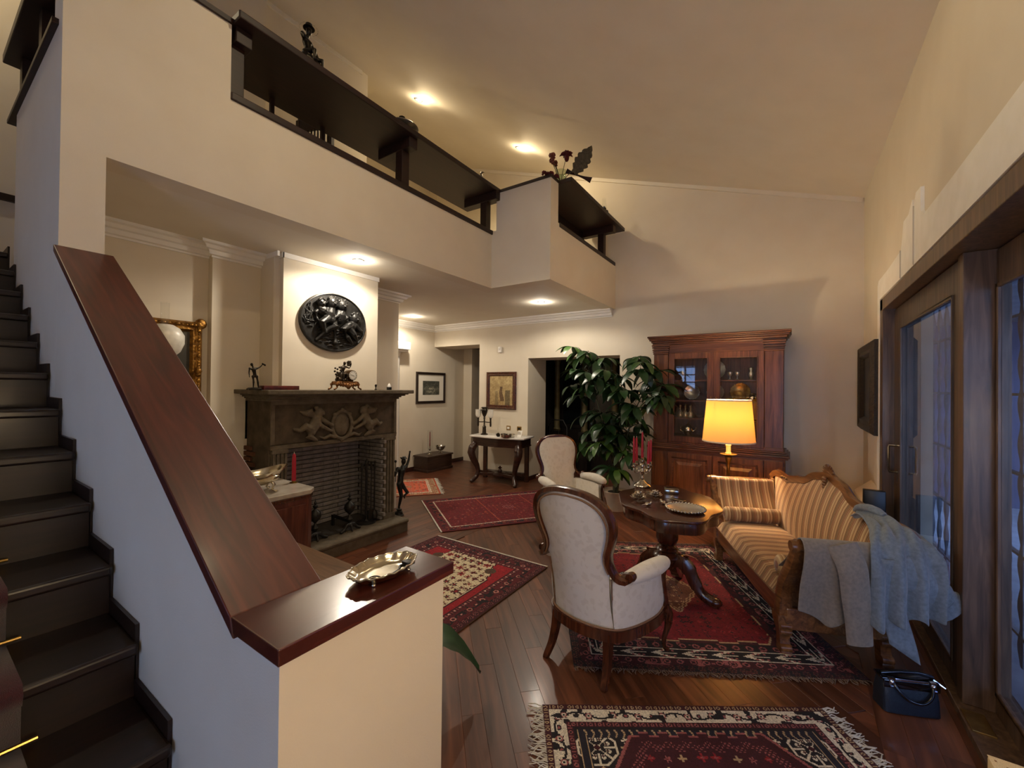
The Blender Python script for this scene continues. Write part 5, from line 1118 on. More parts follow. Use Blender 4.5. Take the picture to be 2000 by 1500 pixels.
MB().lathe([(.2425, 1.072), (.2455, 1.072), (.2445, 1.085), (.2425, 1.085)], 48, cap=False).lathe([(.204, 1.485), (.2065, 1.485), (.2055, 1.498), (.2035, 1.498)], 48, cap=False).build('shade_trim', TRIMC, fl_)
mb = MB()
for i in range(3): a = i*2.094; mb.tube([(.015*math.cos(a), .015*math.sin(a), 1.15), (.206*math.cos(a), .206*math.sin(a), 1.47)], .002, 5)
mb.build('shade_carrier', BRASS, fl_); MB().blob((0, 0, 1.215), (.026, .026, .04)).build('bulb', EMIT('lamp_bulb_glow', (1, .7, .36), 12), fl_)

nl = thing('globe_lamp', (.48, .50, 0), 'lit globe lamp on a brass pole standing by the wall beside the camera', 'lamp')
copy_tree(fl_.children[0], nl); MB().lathe([(.03, .93), (.05, .95), (.05, .97), (.02, 1.0), (.02, 1.25)], 18).build('socket', BRASS, nl); MB().blob((0, 0, 1.33), .11, 24, 16).build('globe', EMIT('lit_opal_globe', (1, .75, .46), 48), nl)

# ================================================================ striped sofa
def stripes(name, axis, freq=11.0, off=0.0):
    k = NT(name); k.b.inputs['Roughness'].default_value = .85; k.b.inputs['Sheen Weight'].default_value = .2
    sx = k.n('ShaderNodeSeparateXYZ'); k.l(k.coords(), sx.inputs[0]); mu = k.n('ShaderNodeMath', operation='MULTIPLY_ADD'); k.l(sx.outputs[axis], mu.inputs[0]); mu.inputs[1].default_value = freq; mu.inputs[2].default_value = 10+off
    fr_ = k.n('ShaderNodeMath', operation='FRACT'); k.l(mu.outputs[0], fr_.inputs[0])
    A, B_, Cc, D_, E_ = (198, 160, 112), (150, 92, 60), (112, 82, 58), (222, 192, 146), (176, 132, 88)
    st_ = [(0, D_), (.10, A), (.16, B_), (.22, D_), (.26, B_), (.34, E_), (.44, Cc), (.50, A), (.54, Cc), (.62, E_), (.72, D_), (.80, A), (.86, B_), (.90, A)]
    r = k.n('ShaderNodeValToRGB'); r.color_ramp.interpolation = 'CONSTANT'; e = r.color_ramp.elements
    while len(e) < len(st_): e.new(.5)
    for i, (p, c) in enumerate(st_): e[i].position = p; e[i].color = (*lin(c), 1)
    k.l(fr_.outputs[0], r.inputs[0]); nz = k.n('ShaderNodeTexNoise', i_Scale=260.0); k.l(k.coords(), nz.inputs[0])
    mx = k.n('ShaderNodeMix', data_type='RGBA', blend_type='MULTIPLY'); mx.inputs[0].default_value = .3; k.l(r.outputs[0], mx.inputs[6]); k.l(nz.outputs[0], mx.inputs[7]); k.l(mx.outputs[2], k.b.inputs['Base Color']); k.bump(nz.outputs[0], .15, .002)
    return k.m
STX, STY = stripes('striped_cloth_across', 0), stripes('striped_cloth_along', 1, 12)
SOFW = WOOD('golden_sofa_walnut', (66, 37, 18), (112, 71, 38), (152, 106, 62), axis=0, rough=.3, coat=.35)
so = thing('sofa', (-.045, 3.79, 0), 'striped antique sofa with a carved serpentine wooden back by the sliding door', 'sofa', rz=1.965)
BX = [(0, .975), (.10, .945), (.20, .925), (.31, .868), (.45, .845), (.62, .812), (.76, .826), (.87, .812), (.93, .765)]
half = [(p[0], p[1]) for p in cr([(x, z, 0) for x, z in BX], 4)]
crest = [(-x, z) for x, z in half[::-1]][:-1] + half                     # x from -.93 to .93
def bz(x): 
    x = abs(x)
    for a, b in zip(half, half[1:]):
        if a[0] <= x <= b[0]: return a[1] + (b[1]-a[1])*(x-a[0])/(b[0]-a[0]+1e-9)
    return half[-1][1]
def by(z): return -.20 - .09*max(0, z-.36)/.5
MB().sweep([(x, by(z), z) for x, z in crest], [(-.02, -.030), (.012, -.032), (.026, -.012), (.026, .014), (.006, .030), (-.02, .024)], up=(0, .0, 1)).build('crest_rail', SOFW, so, smooth=50)
ca = MB()                                                            # carved cresting in the middle
for i in range(9):
    a = -1.3 + .325*i; ca.tube([(.0, by(.98)-.01, .955), (.045*math.sin(a), by(1)+.01, .975+.035*math.cos(a)), (.075*math.sin(a), by(1)+.02, .985+.065*math.cos(a))], [.012, .016, .005], 7)
for i in range(5): ca.blob((0, by(.93)+.03, .945-.022*i), (.026-.003*i, .016, .016), 8, 6)
ca.build('carved_crest', SOFW, so, smooth=60)
for s in (-1, 1):
    mb = MB()
    for i in range(4): mb.blob((s*(.60+.03*i), by(.83)+.024, .812+.008*math.sin(i)), (.02, .012, .012), 8, 6)
    mb.build('carved_scroll', SOFW, so, smooth=60)
xs = np.linspace(-.88, .88, 41); rows = []; rows2 = []
for f in np.linspace(0, 1, 11):
    r1 = []; r2_ = []
    for x in xs:
        xx = x*(.74 + .24*f); zt = bz(xx)-.028; z = .36 + (zt-.36)*f; r1.append((xx, by(z) + .045*math.sin(PI*f)**.7*(1-(x/.88)**6) + .006, z)); r2_.append((xx, by(z)-.03, z))
    rows.append(r1); rows2.append(r2_)
MB().grid(rows).build('back_upholstery', STX, so, smooth=60); MB().grid(rows2).build('outside_back', STX, so, smooth=60)
rows = []
for v in np.linspace(0, 1, 13):
    row = []
    for u in np.linspace(-1, 1, 33):
        e = max(0, 1-abs(u)**8)**.5*max(0, 1-abs(2*v-1)**6)**.5; row.append((u*(.68 - .0*v), -.24 + .535*v + .015*(1-u*u)*v, .325 + .10*e))
    rows.append(row)
MB().grid(rows).build('seat', STX, so, smooth=60)
MB().box(-.70, .70, .255, .295, .20, .335).box(-.70, .70, -.28, -.24, .20, .33).box(-.72, -.67, -.26, .27, .155, .285).box(.66, .70, -.26, .27, .17, .30).build('seat_rail', SOFW, so, smooth=0, bev=.008)
MB().tube([(-.66, .296, .325), (0, .312, .325), (.66, .296, .325)], .007, 6).build('braid', BRAID, so)
for s in (-1, 1):
    acurve = cr([(s*.665, 0, .20), (s*.680, 0, .34), (s*.715, 0, .45), (s*.790, 0, .56), (s*.845, 0, .66), (s*.870, 0, .725), (s*.905, 0, .735)], 5)
    for y, nm in ((.27, 'arm_front'), (-.25, 'arm_rear')):
        MB().sweep([(p[0], y - (.04*max(0, p[2]-.4) if y < 0 else 0), p[2]) for p in acurve], [(-1, -.9), (1, -.9), (1, .9), (.4, 1.15), (-.4, 1.15), (-1, .9)], up=(0, 1, 0), scales=list(np.linspace(.040, .024, len(acurve)))).build(nm, SOFW, so, smooth=50)
    MB().tube([(s*.895, .30, .725), (s*.895, .05, .728), (s*.895, -.22, .726)], .026, 12).lathe([(0, -.02), (.03, -.02), (.034, 0), (.03, .02), (0, .02)], 14, T=Matrix.Translation((s*.895, .305, .722)) @ Matrix.Rotation(PI/2, 4, 'X')).build('arm_roll', SOFW, so, smooth=50)
    rows = []; rowo = []
    for p in acurve[3:]:
        rows.append([(p[0] - s*(.03 + .02*math.sin(PI*u)), .25 - .50*u, p[2]+.012) for u in np.linspace(0, 1, 13)]); rowo.append([(p[0] + s*.012, .25 - .50*u, p[2]-.005) for u in np.linspace(0, 1, 5)])
    MB().grid(rows).build('arm_upholstery', STY, so, smooth=60); MB().grid(rowo).build('arm_outside', SOFW if s < 0 else STY, so, smooth=60)
    MB().lathe([(0, -.235), (.045, -.232), (.063, -.215), (.066, 0), (.063, .215), (.045, .232), (0, .235)], 22, T=Matrix.Translation((s*.555, .03, .482)) @ Matrix.Rotation(PI/2, 4, 'X')).build('bolster', STY, so, smooth=50)
    for y in (.27, -.26):
        mb = MB(); mb.sweep(cr([(s*.672, y, .235), (s*.675, y, .15), (s*.672, y, .09), (s*.685, y, .03), (s*.70, y, .004)], 4), [(-1, -1), (1, -1), (1, 1), (-1, 1)], up=(0, 1, 0), scales=[.046, .046, .044, .04, .036, .032, .030, .028, .027, .027, .028, .029, .030, .030, .030, .030, .030])
        for z, r in ((.17, .018), (.135, .016), (.04, .024), (.012, .018)): mb.tube([(s*.705, y-.03, z), (s*.705, y+.03, z)], r, 10)
        mb.build('leg', SOFW, so, smooth=45)

# garments thrown over the near arm
def cloth(name, mat, lab, cat, rows, th=.006):
    t = MB().grid(rows); o = t.build(name, mat, None, smooth=80); o.matrix_world = Matrix.Translation(so.location) @ rotz(1.965)
    d = o.modifiers.new('t', 'SOLIDIFY'); d.thickness = th; d.offset = 1; d = o.modifiers.new('s', 'SUBSURF'); d.levels = d.render_levels = 1
    return tag(o, lab, cat)
TAUPE = M('taupe_wool', (138, 126, 112), (118, 108, 97), rough=.9, scale=60, sheen=.3, bump=.2, bscale=700)
BLUEG = M('blue_grey_wool', (118, 128, 138), (96, 106, 116), rough=.9, scale=60, sheen=.3, bump=.2, bscale=700)
path = cr([(-.62, 0, .50), (-.74, 0, .60), (-.85, 0, .735), (-.905, 0, .772), (-.948, 0, .735), (-.940, 0, .60), (-.905, 0, .45), (-.885, 0, .31), (-.88, 0, .235)], 5)
def drape(y0, y1, n, fold, phase, shear=0.0, cut=None):
    rows = []
    for j, p in enumerate(path):
        f = j/(len(path)-1); row = []
        for i in range(n):
            u = i/(n-1); y = y0 + (y1-y0)*u + shear*max(0, f-.45); k = max(0, f-.42)*fold; z = p[2]
            if cut and f > .5: z = max(z, cut(u)) if False else .772 - (.772-p[2])*cut(u)
            row.append((p[0] - .010 - k*(.5+.5*math.sin(u*15+phase+f*1.5)), y + k*.5*math.cos(u*15+phase), z))
        rows.append(row)
    return rows
ja = cloth('jacket', TAUPE, 'taupe jacket thrown over the near arm of the striped sofa', 'jacket', drape(.285, -.20, 44, .07, .6, 0, lambda u: .72 + .16*math.sin(u*4.2+.3)**2))
# its loose sleeve hanging in front, a part of the jacket
sl = MB().sweep(cr([(-.955, .10, .77), (-.995, .07, .66), (-.990, .05, .50), (-.975, .03, .38), (-.97, .02, .25)], 5), [(math.cos(a), .32*math.sin(a)) for a in np.linspace(0, 2*PI, 13)[:-1]], up=(-1, 0, 0), scales=list(np.linspace(.075, .062, 21))).build('sleeve', TAUPE, ja, smooth=70)
cp = cr([(-.46, -.26, .835), (-.62, -.25, .868), (-.80, -.23, .862), (-.90, -.21, .835), (-.965, -.20, .775), (-.980, -.20, .66), (-.965, -.20, .53), (-.955, -.20, .44)], 5)
rows = []
for j, p in enumerate(cp):
    f = j/(len(cp)-1); row = []; wd_ = .10 + .22*min(1, f*1.7)
    for i in range(40):
        u = i/39; q = u-.5; k = max(0, f-.40)*.13
        row.append((p[0] - k*(.5+.5*math.sin(u*21+f*2)) + .03*q*(1-f), p[1] + .03*f + wd_*q, p[2] + .016*math.sin(u*13+f*11)*(1-f*.5) + .008*math.sin(u*29-f*14) - .10*abs(q)*(1-f) - (.10*u + .05*math.sin(u*9)**2)*max(0, f-.5)*1.2))
    rows.append(row)
jb = cloth('coat', BLUEG, 'blue grey coat lying over the back corner of the striped sofa', 'coat', rows)
MB().sweep(cr([(-.93, -.10, .70), (-.97, -.18, .665), (-.975, -.28, .60), (-.96, -.35, .535), (-.955, -.385, .50)], 5), [(math.cos(a), .45*math.sin(a)) for a in np.linspace(0, 2*PI, 15)[:-1]], up=(-1, 0, 0), scales=[.080+.004*math.sin(i*1.9)-.0006*i for i in range(21)]).build('sleeve', BLUEG, jb, smooth=70, label='coat sleeve with its cuff sticking out')
MB().sweep(cr([(-.955, -.372, .511), (-.955, -.415, .475)], 3), [(math.cos(a), .45*math.sin(a)) for a in np.linspace(0, 2*PI, 15)[:-1]], up=(-1, 0, 0), scales=[.078, .078, .079, .079]).build('cuff', BLUEG, jb, smooth=70)
lap = [[(-.985-.012*math.sin(f*6+u*2), -.03-.07*f-.10*u*(1+.3*f), .72-.40*f-.08*u*f) for u in np.linspace(0, 1, 10)] for f in np.linspace(0, 1.1, 14)]
o = MB().grid(lap).build('front_panel', BLUEG, jb, smooth=80); d = o.modifiers.new('t', 'SOLIDIFY'); d.thickness = .006
mb = MB().tube(cr([(-.40, -.27, .82), (-.50, -.25, .868), (-.62, -.235, .890), (-.72, -.24, .880)], 5), [.022, .026, .030, .034, .034, .036, .034, .036, .034, .034, .032, .032, .030, .026, .022, .016], 10, flat=.6); mb.build('collar', BLUEG, jb, smooth=70)

# handbag
NAVY = M('navy_leather', (26, 36, 50), (18, 26, 38), rough=.38, scale=40, bump=.25, bscale=300); PATENT = M('black_patent', (12, 13, 18), rough=.12, scale=20, coat=.6); CHROME = M('chrome', (220, 222, 226), rough=.08, metal=1)
hb = thing('handbag', (.485, 2.87, .003), 'small dark blue leather handbag with chrome fittings on the floor by the sliding door', 'handbag', rz=.40)
rows = []
for z, w_, d_ in ((0, .118, .052), (.004, .124, .058), (.08, .122, .052), (.135, .118, .038), (.155, .114, .028)): rows.append([(w_*math.copysign(abs(math.cos(a))**.25, math.cos(a)), d_*math.copysign(abs(math.sin(a))**.35, math.sin(a)), z) for a in np.linspace(0, 2*PI, 41)[:-1]])
mb = MB().grid(rows, cu=True); mb.f.append(tuple(range(40))[::-1]); mb.f.append(tuple(range(160, 200))); mb.build('body', NAVY, hb, smooth=50)
MB().box(-.125, .125, -.036, .036, .148, .162).box(-.122, .122, -.045, -.034, .118, .158).build('flap', PATENT, hb, bev=.006)
MB().tube(cr([(-.085, -.035, .155), (-.07, -.060, .125), (-.03, -.075, .085), (.03, -.075, .078), (.075, -.060, .11), (.09, -.038, .155)], 6), .0075, 8).build('handle', PATENT, hb, smooth=60, label='black leather handle hanging down in front')
MB().tube([(-.11, .0, .166), (-.03, -.01, .186), (.05, -.01, .188), (.115, 0, .170)], .010, 8).build('strap', PATENT, hb, smooth=60)
for x in (-.086, .09): MB().box(x-.012, x+.012, -.046, -.030, .138, .168).blob((x, -.045, .150), .010).tube([(x-.01, -.047, .13), (x+.012, -.047, .13)], .005, 6).build('buckle', CHROME, hb, smooth=50, label='chrome strap buckle')
MB().box(-.07, .075, -.042, -.036, .156, .166).build('clasp_bar', CHROME, hb, bev=.002); MB().tube([(.11, -.01, .165), (.15, -.03, .14)], [.008, .004], 8).build('zip_pull', CHROME, hb)

# right wall: dark framed picture, radiator box
WXN = lambda y, z, x: frame((x, y, z), (0, -1, 0), (0, 0, 1), (-1, 0, 0))
framed('dark_carved_picture', 'picture in a deep dark carved frame on the right wall beside the door', .90, .88, .14, .075, M('dark_carved_frame', (46, 34, 22), (24, 18, 13), rough=.5, metal=.2, scale=40, bump=.5, bscale=70), WXN(5.42, 1.635, .669), mixc((26, 24, 20), (60, 48, 32), smooth_noise(40, 40, 6, 6, 31)), carved=False)
hx = thing('heater_box', (.60, 5.05, .0), 'beige wall heater with a black top grille behind the sofa', 'heater')
MB().prism([(.065, .10), (-.07, .10), (-.07, .60), (.065, .72)], -.35, .40, 'y').build('casing', M('beige_enamel', (214, 198, 172), rough=.5), hx, smooth=0, bev=.006)
MB().box(-.085, .06, -.42, -.352, .45, .76).build('control_box', M('black_plastic', (18, 18, 20), rough=.35), hx, bev=.006)

# printed stool at the lower right corner, broad leaf plant behind the low wall
sto = thing('window_stool', (.68, 1.60, 0), 'stool with a cream top printed with brown flowers at the lower right corner', 'stool')
ny, nx = 90, 60; yy, xx = np.mgrid[0:ny, 0:nx]; img = np.zeros((ny, nx, 3)) + (226, 198, 146); nn = smooth_noise(ny, nx, 14, 10, 3)
for cx, cy, r in ((34, 62, 13), (20, 30, 11), (44, 20, 9)):
    rr_ = np.hypot(xx-cx, yy-cy); th_ = np.arctan2(yy-cy, xx-cx); m_ = rr_ < r*(.75+.25*np.cos(5*th_)); img[m_] = (118, 74, 34); m_ = m_ & (np.abs(rr_ - r*.45) < 1.3); img[m_] = (206, 172, 110)
img[(np.abs(nn-.5) < .02)] = (150, 104, 54)
dyed('printed_top', .32, .70, nx, ny, img, PAINTED('printed_cotton', rough=.8), sto, z=.452)
MB().box(-.16, .16, -.35, .35, .40, .4515).build('cushion', M('cream_cotton', (222, 194, 142), rough=.85, scale=30), sto, bev=.006)
MB().box(-.158, .158, -.348, .348, .33, .40).build('frame', MAHOG, sto, smooth=0, bev=.006)
for sx in (-1, 1):
    for sy in (-1, 1): MB().box(sx*.13-.02, sx*.13+.02, sy*.32-.02, sy*.32+.02, 0, .335).build('leg', MAHOG, sto, smooth=0, bev=.004)
bl = thing('broad_leaf_plant', (-1.62, 1.38, .0), 'potted broad leafed plant behind the low wall, one glossy leaf showing', 'plant')
MB().lathe([(0, 0), (.10, 0), (.14, .18), (.15, .20), (.135, .20), (.0, .17)], 22).build('pot', M('terracotta', (150, 88, 60), rough=.85, scale=10), bl)
GL = M('glossy_leaf', (22, 48, 28), (44, 74, 42), rough=.42, scale=9)
for a, ln, z0 in ((.90, .345, .30), (2.2, .30, .40), (3.5, .32, .45), (4.6, .28, .40), (-.35, .24, .34)):
    T = rotz(a); rows = []
    for j in range(11):
        f = j/10; w_ = .12*math.sin(PI*(.04+.94*f))**.6; x = .10+ln*f; z = z0 + .05*math.sin(PI*f) - .20*f*f
        rows.append([(x, w_*u, z + .03*abs(u) + .004*math.cos(j*3)*abs(u)) for u in (-1, -.5, 0, .5, 1)])
    lf_ = MB().grid(rows, T=T).build('leaf', GL, bl, smooth=70); MB().tube([tuple(T @ Vector((0, 0, .17))), tuple(T @ Vector((.06, 0, z0*.8))), tuple(T @ Vector((.10, 0, z0+.003)))], .006, 6).build('petiole', STEM, bl)

# ornaments up on the gallery
BT = 3.9805
hf = thing('bronze_statuette', (-3.02, 1.70, BT), 'bronze seated figure in a brimmed hat on the long gallery shelf', 'statue', rz=.5)
mb = MB(); figure(mb, dict(pelvis=(0, 0, .10), waist=(0, 0, .145), chest=(-.01, 0, .195), neck=(-.005, 0, .235), head=(.005, 0, .268), shl=(-.01, -.055, .212), ell=(.03, -.085, .165), hal=(.06, -.06, .13), shr=(-.01, .055, .212), elr=(.02, .09, .15), har=(.04, .10, .09),
    hipl=(.0, -.035, .09), knl=(.085, -.05, .085), anl=(.08, -.05, .02), tol=(.11, -.055, .012), hipr=(0, .035, .09), knr=(.08, .06, .09), anr=(.075, .07, .02), tor=(.105, .075, .012)), .33)
mb.lathe([(.062, .290), (.068, .286), (.030, .296), (.024, .325), (.0, .332)], 16, (.005, 0, 0)); mb.blob((0, 0, .05), (.06, .07, .05)); mb.blob((.05, .10, .05), (.03, .03, .035))
mb.build('figure', BRONZE, hf, smooth=60, mod=('remesh', .0045)); MB().lathe([(.0, 0), (.10, 0), (.10, .015), (0, .015)], 18).build('base', BRONZE, hf)
tu = thing('covered_dish', (-3.08, 2.66, BT), 'domed bronze dish with a knob on the long gallery shelf', 'dish')
MB().lathe([(0, 0), (.07, 0), (.10, .03), (.15, .06), (.155, .07), (.13, .09), (.09, .115), (.04, .13), (0, .132)], 24).build('dish', M('dull_pewter', (96, 90, 78), (64, 58, 50), rough=.4, metal=.7), tu); MB().lathe([(.02, .128), (.012, .14), (.03, .155), (.03, .17), (.012, .182), (0, .185)], 14).build('knob', BRONZE, tu)
bd_ = thing('small_bird_figure', (-3.18, 3.93, BT), 'little metal bird figure near the end of the long gallery shelf', 'ornament', rz=.6)
mb = MB(); mb.blob((0, 0, .10), (.06, .035, .05)); mb.tube([(.035, 0, .12), (.05, 0, .18), (.04, 0, .215), (.055, 0, .235)], [.02, .014, .014, .016]); mb.tube([(.06, 0, .235), (.085, 0, .225)], [.008, .002]); mb.tube([(-.05, 0, .11), (-.08, 0, .15)], [.02, .006]); mb.tube([(.02, 0, 0), (.01, 0, .08)], .008)
mb.build('body', M('grey_metal', (140, 132, 120), (96, 90, 82), rough=.35, metal=.8), bd_, smooth=60, mod=('remesh', .004)); MB().lathe([(0, 0), (.05, 0), (.05, .012), (0, .012)], 16).build('base', BRONZE, bd_)
va = thing('flower_vase', (-2.27, 4.36, BT), 'glass vase of dried red flowers with a broad leaf on the short gallery shelf', 'vase')
GV = GLASS('green_glass', (.62, .70, .58)); MB().lathe([(.052, .004), (.055, .01), (.062, .17), (.066, .175)], 22, cap=False).build('vase', GV, va, label='greenish glass vase'); MB().lathe([(0, .004), (.052, .004)], 18, cap=False).build('base', GV, va)
DR = M('dried_red_petal', (98, 26, 30), (62, 14, 20), rough=.9, scale=60); DO = M('dried_russet_petal', (130, 74, 56), (84, 36, 34), rough=.9, scale=60); DLF = M('dried_leaf', (92, 86, 66), (60, 54, 42), rough=.85, scale=40)
def stem_to(p, q=(0, 0, .02)): MB().tube(cr([q, (p[0]*.35, p[1]*.35, p[2]*.5), p], 5), .004, 6).build('stem', STEM, va, smooth=60)
h1 = (.10, -.05, .31); stem_to(h1); mb = MB()
for i in range(26): a = i*2.4; r_ = .010+.0016*i; mb.tube([(h1[0], h1[1], h1[2]), (h1[0]+r_*1.2*math.cos(a), h1[1]+r_*1.2*math.sin(a), h1[2]+.03-.0004*i), (h1[0]+r_*1.7*math.cos(a), h1[1]+r_*1.7*math.sin(a), h1[2]+.055-.0022*i)], [.008, .014, .003], 6)
mb.blob((h1[0], h1[1], h1[2]-.03), (.028, .028, .045)); mb.build('flower', DR, va, smooth=60)
for h in ((-.02, -.20, .27), (.0, -.15, .20), (.02, -.24, .24), (.02, -.26, .17)):
    stem_to(h); mb = MB()
    for i in range(14): a = i*2.4; mb.blob((h[0]+.024*math.cos(a)*(1-i/30), h[1]+.024*math.sin(a)*(1-i/30), h[2]+.02*math.sin(i*1.7)), .013, 7, 5)
    mb.build('flower', DO, va, smooth=60)
stem_to((.20, -.02, .16)); rows = []
A_, B_2 = Vector((.18, -.03, .10)), Vector((.36, .06, .40)); ax_ = (B_2-A_); sd_ = Vector((-.194, -.197, .175)).normalized()
for j in range(17):
    f = j/16; w_ = .085*math.sin(PI*(.05+.93*f))**.8*(1+.16*math.sin(f*34)); c0 = A_ + ax_*f; rows.append([tuple(c0+sd_*w_*u+Vector((0, 0, -.02*abs(u)))) for u in (-1, -.5, 0, .5, 1)])
o = MB().grid(rows).build('leaf', DLF, va, smooth=60, label='broad ragged dried leaf'); 
rows = []; A_, B_2 = Vector((.06, .02, .17)), Vector((.34, .10, .02)); ax_ = B_2-A_
for j in range(13):
    f = j/12; w_ = .035*(1-.7*math.sin(PI*f))*(1 if f < .55 else 1.1); c0 = A_+ax_*f; rows.append([tuple(c0+Vector((.3, .2, .9))*w_*u) for u in (-1, 0, 1)])
MB().grid(rows).build('leaf', M('dark_dried_leaf', (48, 26, 26), rough=.9), va, smooth=60)
db = thing('dried_flower_bunch', (-2.26, 4.09, 3.956), 'small heap of dried dark red blooms on the corner parapet', 'flowers')
for i in range(9):
    a = i*2.4; x, y = .05*math.cos(a)*(.3+i/9), .10*math.sin(a)*(.3+i/9) - .0; mb = MB()
    for q in range(9): b = q*2.4; mb.blob((x+.018*math.cos(b), min(y, .09)+.018*math.sin(b), .024+.012*math.sin(q*1.3)), .014, 7, 5)
    mb.build('bloom', DR, db, smooth=60)
oi_ = thing('oil_lamp', (-2.26, 5.70, BT), 'small dark oil lamp with a clear chimney on the short gallery shelf', 'lamp')
MB().lathe([(0, 0), (.055, 0), (.06, .01), (.058, .10), (.062, .15), (.058, .18), (.03, .19), (.0, .19)], 20).lathe([(.02, .19), (.03, .205), (.03, .22), (.018, .235), (.012, .25), (0, .25)], 16).build('reservoir', BLACKBRONZE, oi_); MB().lathe([(.026, .22), (.034, .26), (.026, .30), (.024, .37)], 18, cap=False).build('chimney', CLEAR, oi_)
lc = thing('carved_chair', (-3.95, 2.15, 3.02), 'dark carved chair on the loft floor glimpsed under the gallery shelf', 'chair', rz=.3)
MB().box(-.22, .22, -.22, .22, .42, .47).build('seat', DARKWOOD, lc, smooth=0, bev=.008)
for sx in (-1, 1):
    for sy in (-1, 1): MB().box(sx*.19-.02, sx*.19+.02, sy*.19-.02, sy*.19+.02, 0, .43).build('leg', DARKWOOD, lc, smooth=0, bev=.003)
mb = MB().box(-.22, -.18, .18, .22, .43, 1.28).box(.18, .22, .18, .22, .43, 1.28)
for i in range(9): mb.tube([(-.16+.04*i, .20, .60), (-.16+.04*i, .20, 1.18)], .010, 7)
mb.box(-.2, .2, .185, .215, 1.16, 1.30); mb.build('backrest', DARKWOOD, lc, smooth=40)
# ================================================================ rugs: dyed pile, colour by knot
PILE = PAINTED('rug_pile', rough=.95, bump=.5, bscale=500)
CO = dict(mar=(62, 16, 26), red=(138, 26, 34), cream=(216, 206, 186), navy=(30, 26, 40), black=(26, 20, 26), rose=(150, 84, 84), rust=(168, 78, 52), brown=(98, 58, 46), pink=(190, 130, 120), dred=(98, 18, 26), tan=(176, 150, 116), green=(70, 70, 52))
def P_(n): return np.array(CO[n] if isinstance(n, str) else n, float)
def rug(W, H, res, borders, fieldc, fieldfn, seed):
    nx, ny = int(W/res), int(H/res); xs = (np.arange(nx)+.5)/nx*W-W/2; ys = (np.arange(ny)+.5)/ny*H-H/2; X, Yy = np.meshgrid(xs, ys)
    dx = W/2-np.abs(X); dy = H/2-np.abs(Yy); d = np.minimum(dx, dy); s = np.where(dx < dy, Yy, X); img = np.zeros((ny, nx, 3)) + P_(fieldc); N = smooth_noise(ny, nx, int(H/.035), int(W/.035), seed)
    d0 = 0
    for w_, kind, a, b, c in borders:
        m = (d >= d0) & (d < d0+w_); v = (d-d0)/w_; base = np.zeros((ny, nx, 3)) + P_(a)
        if kind == 'dots':
            p = w_*1.3; q = (s/p) % 1 - .5; r = np.hypot(q*p, (v-.5)*w_); base[r < w_*.30] = P_(b); base[r < w_*.14] = P_(c)
            q2 = ((s/p+.5) % 1 - .5); base[(np.abs(q2)*p < w_*.08) & (np.abs(v-.5) < .3)] = P_(b)
        elif kind == 'vine':
            p = w_*3.2; base[np.abs(v-.5-.24*np.sin(2*PI*s/p)) < .07] = P_(b)
            q = ((s/p*2+.5) % 1 - .5)*p/2; sg = np.where(((s/p*2+.5) // 1) % 2 < 1, .18, -.18); r = np.hypot(q, (v-.5-sg*.3)*w_); th = np.arctan2((v-.5)*w_, q)
            base[r < w_*.33*(.8+.25*np.cos(6*th))] = P_(b); base[r < w_*.22] = P_(c); base[r < w_*.13] = P_(a); base[r < w_*.07] = P_(b)
            q = ((s/p*2) % 1 - .5)*p/2; r = np.hypot(q*1.2, (v-.5)*w_*1.5); base[(r < w_*.26) & (N > .42)] = P_(b); base[(r < w_*.15) & (N > .5)] = P_(c)
            base[(N > .74)] = P_(b)
        elif kind == 'barber':
            q = (s/(w_*1.6) + v) % 1; base[q < .33] = P_(b); base[(q > .5) & (q < .66)] = P_(c)
        elif kind == 'rosette':
            p = w_*1.15; q = ((s/p) % 1 - .5)*p; r = np.hypot(q, (v-.5)*w_); th = np.arctan2((v-.5)*w_, q); base[r < w_*.44*(.85+.15*np.cos(8*th))] = P_(b); base[r < w_*.30] = P_(c); base[r < w_*.18] = P_(a); base[r < w_*.09] = P_(b); base[(N > .7) & (r > w_*.4)] = P_(c)
        elif kind == 'arrow':
            p = w_*2.4; q = (s/p) % 1; base[np.abs(np.abs(v-.5)*.9 - (q-.25)*.9) < .10] = P_(b); base[(np.abs(v-.5) < .08) & (q > .2)] = P_(b); base[(np.abs(np.abs(v-.5) - .30) < .10) & ((q*6) % 1 < .5) & (q > .5)] = P_(c)
        img[m] = base[m]; d0 += w_
    fieldfn(img, X, Yy, d-d0, N)
    jit = np.random.RandomState(seed).rand(ny, nx, 1)*.24 + .88
    return np.clip(img*jit, 0, 255), nx, ny
def ros(img, X, Yy, cx, cy, r, a, b, c, sq=1.0, n=8):
    dx, dy = np.abs(X)-cx, (np.abs(Yy)-cy)*sq; R_ = np.hypot(dx, dy); o = np.maximum(np.maximum(np.abs(dx), np.abs(dy)), (np.abs(dx)+np.abs(dy))*.72); th = np.arctan2(dy, dx)
    img[o < r] = P_(a); img[(o < r*.90) & (np.abs(np.sin(th*n/2)) > .34) & (R_ > r*.2)] = P_(b); img[(o < r*.66) & (np.abs(np.cos(th*n/2)) < .62) & (R_ > r*.42)] = P_(a); img[(o < r*.56) & (np.abs(np.cos(th*n/2)) < .42) & (R_ > r*.46)] = P_(c); img[R_ < r*.15] = P_(c)
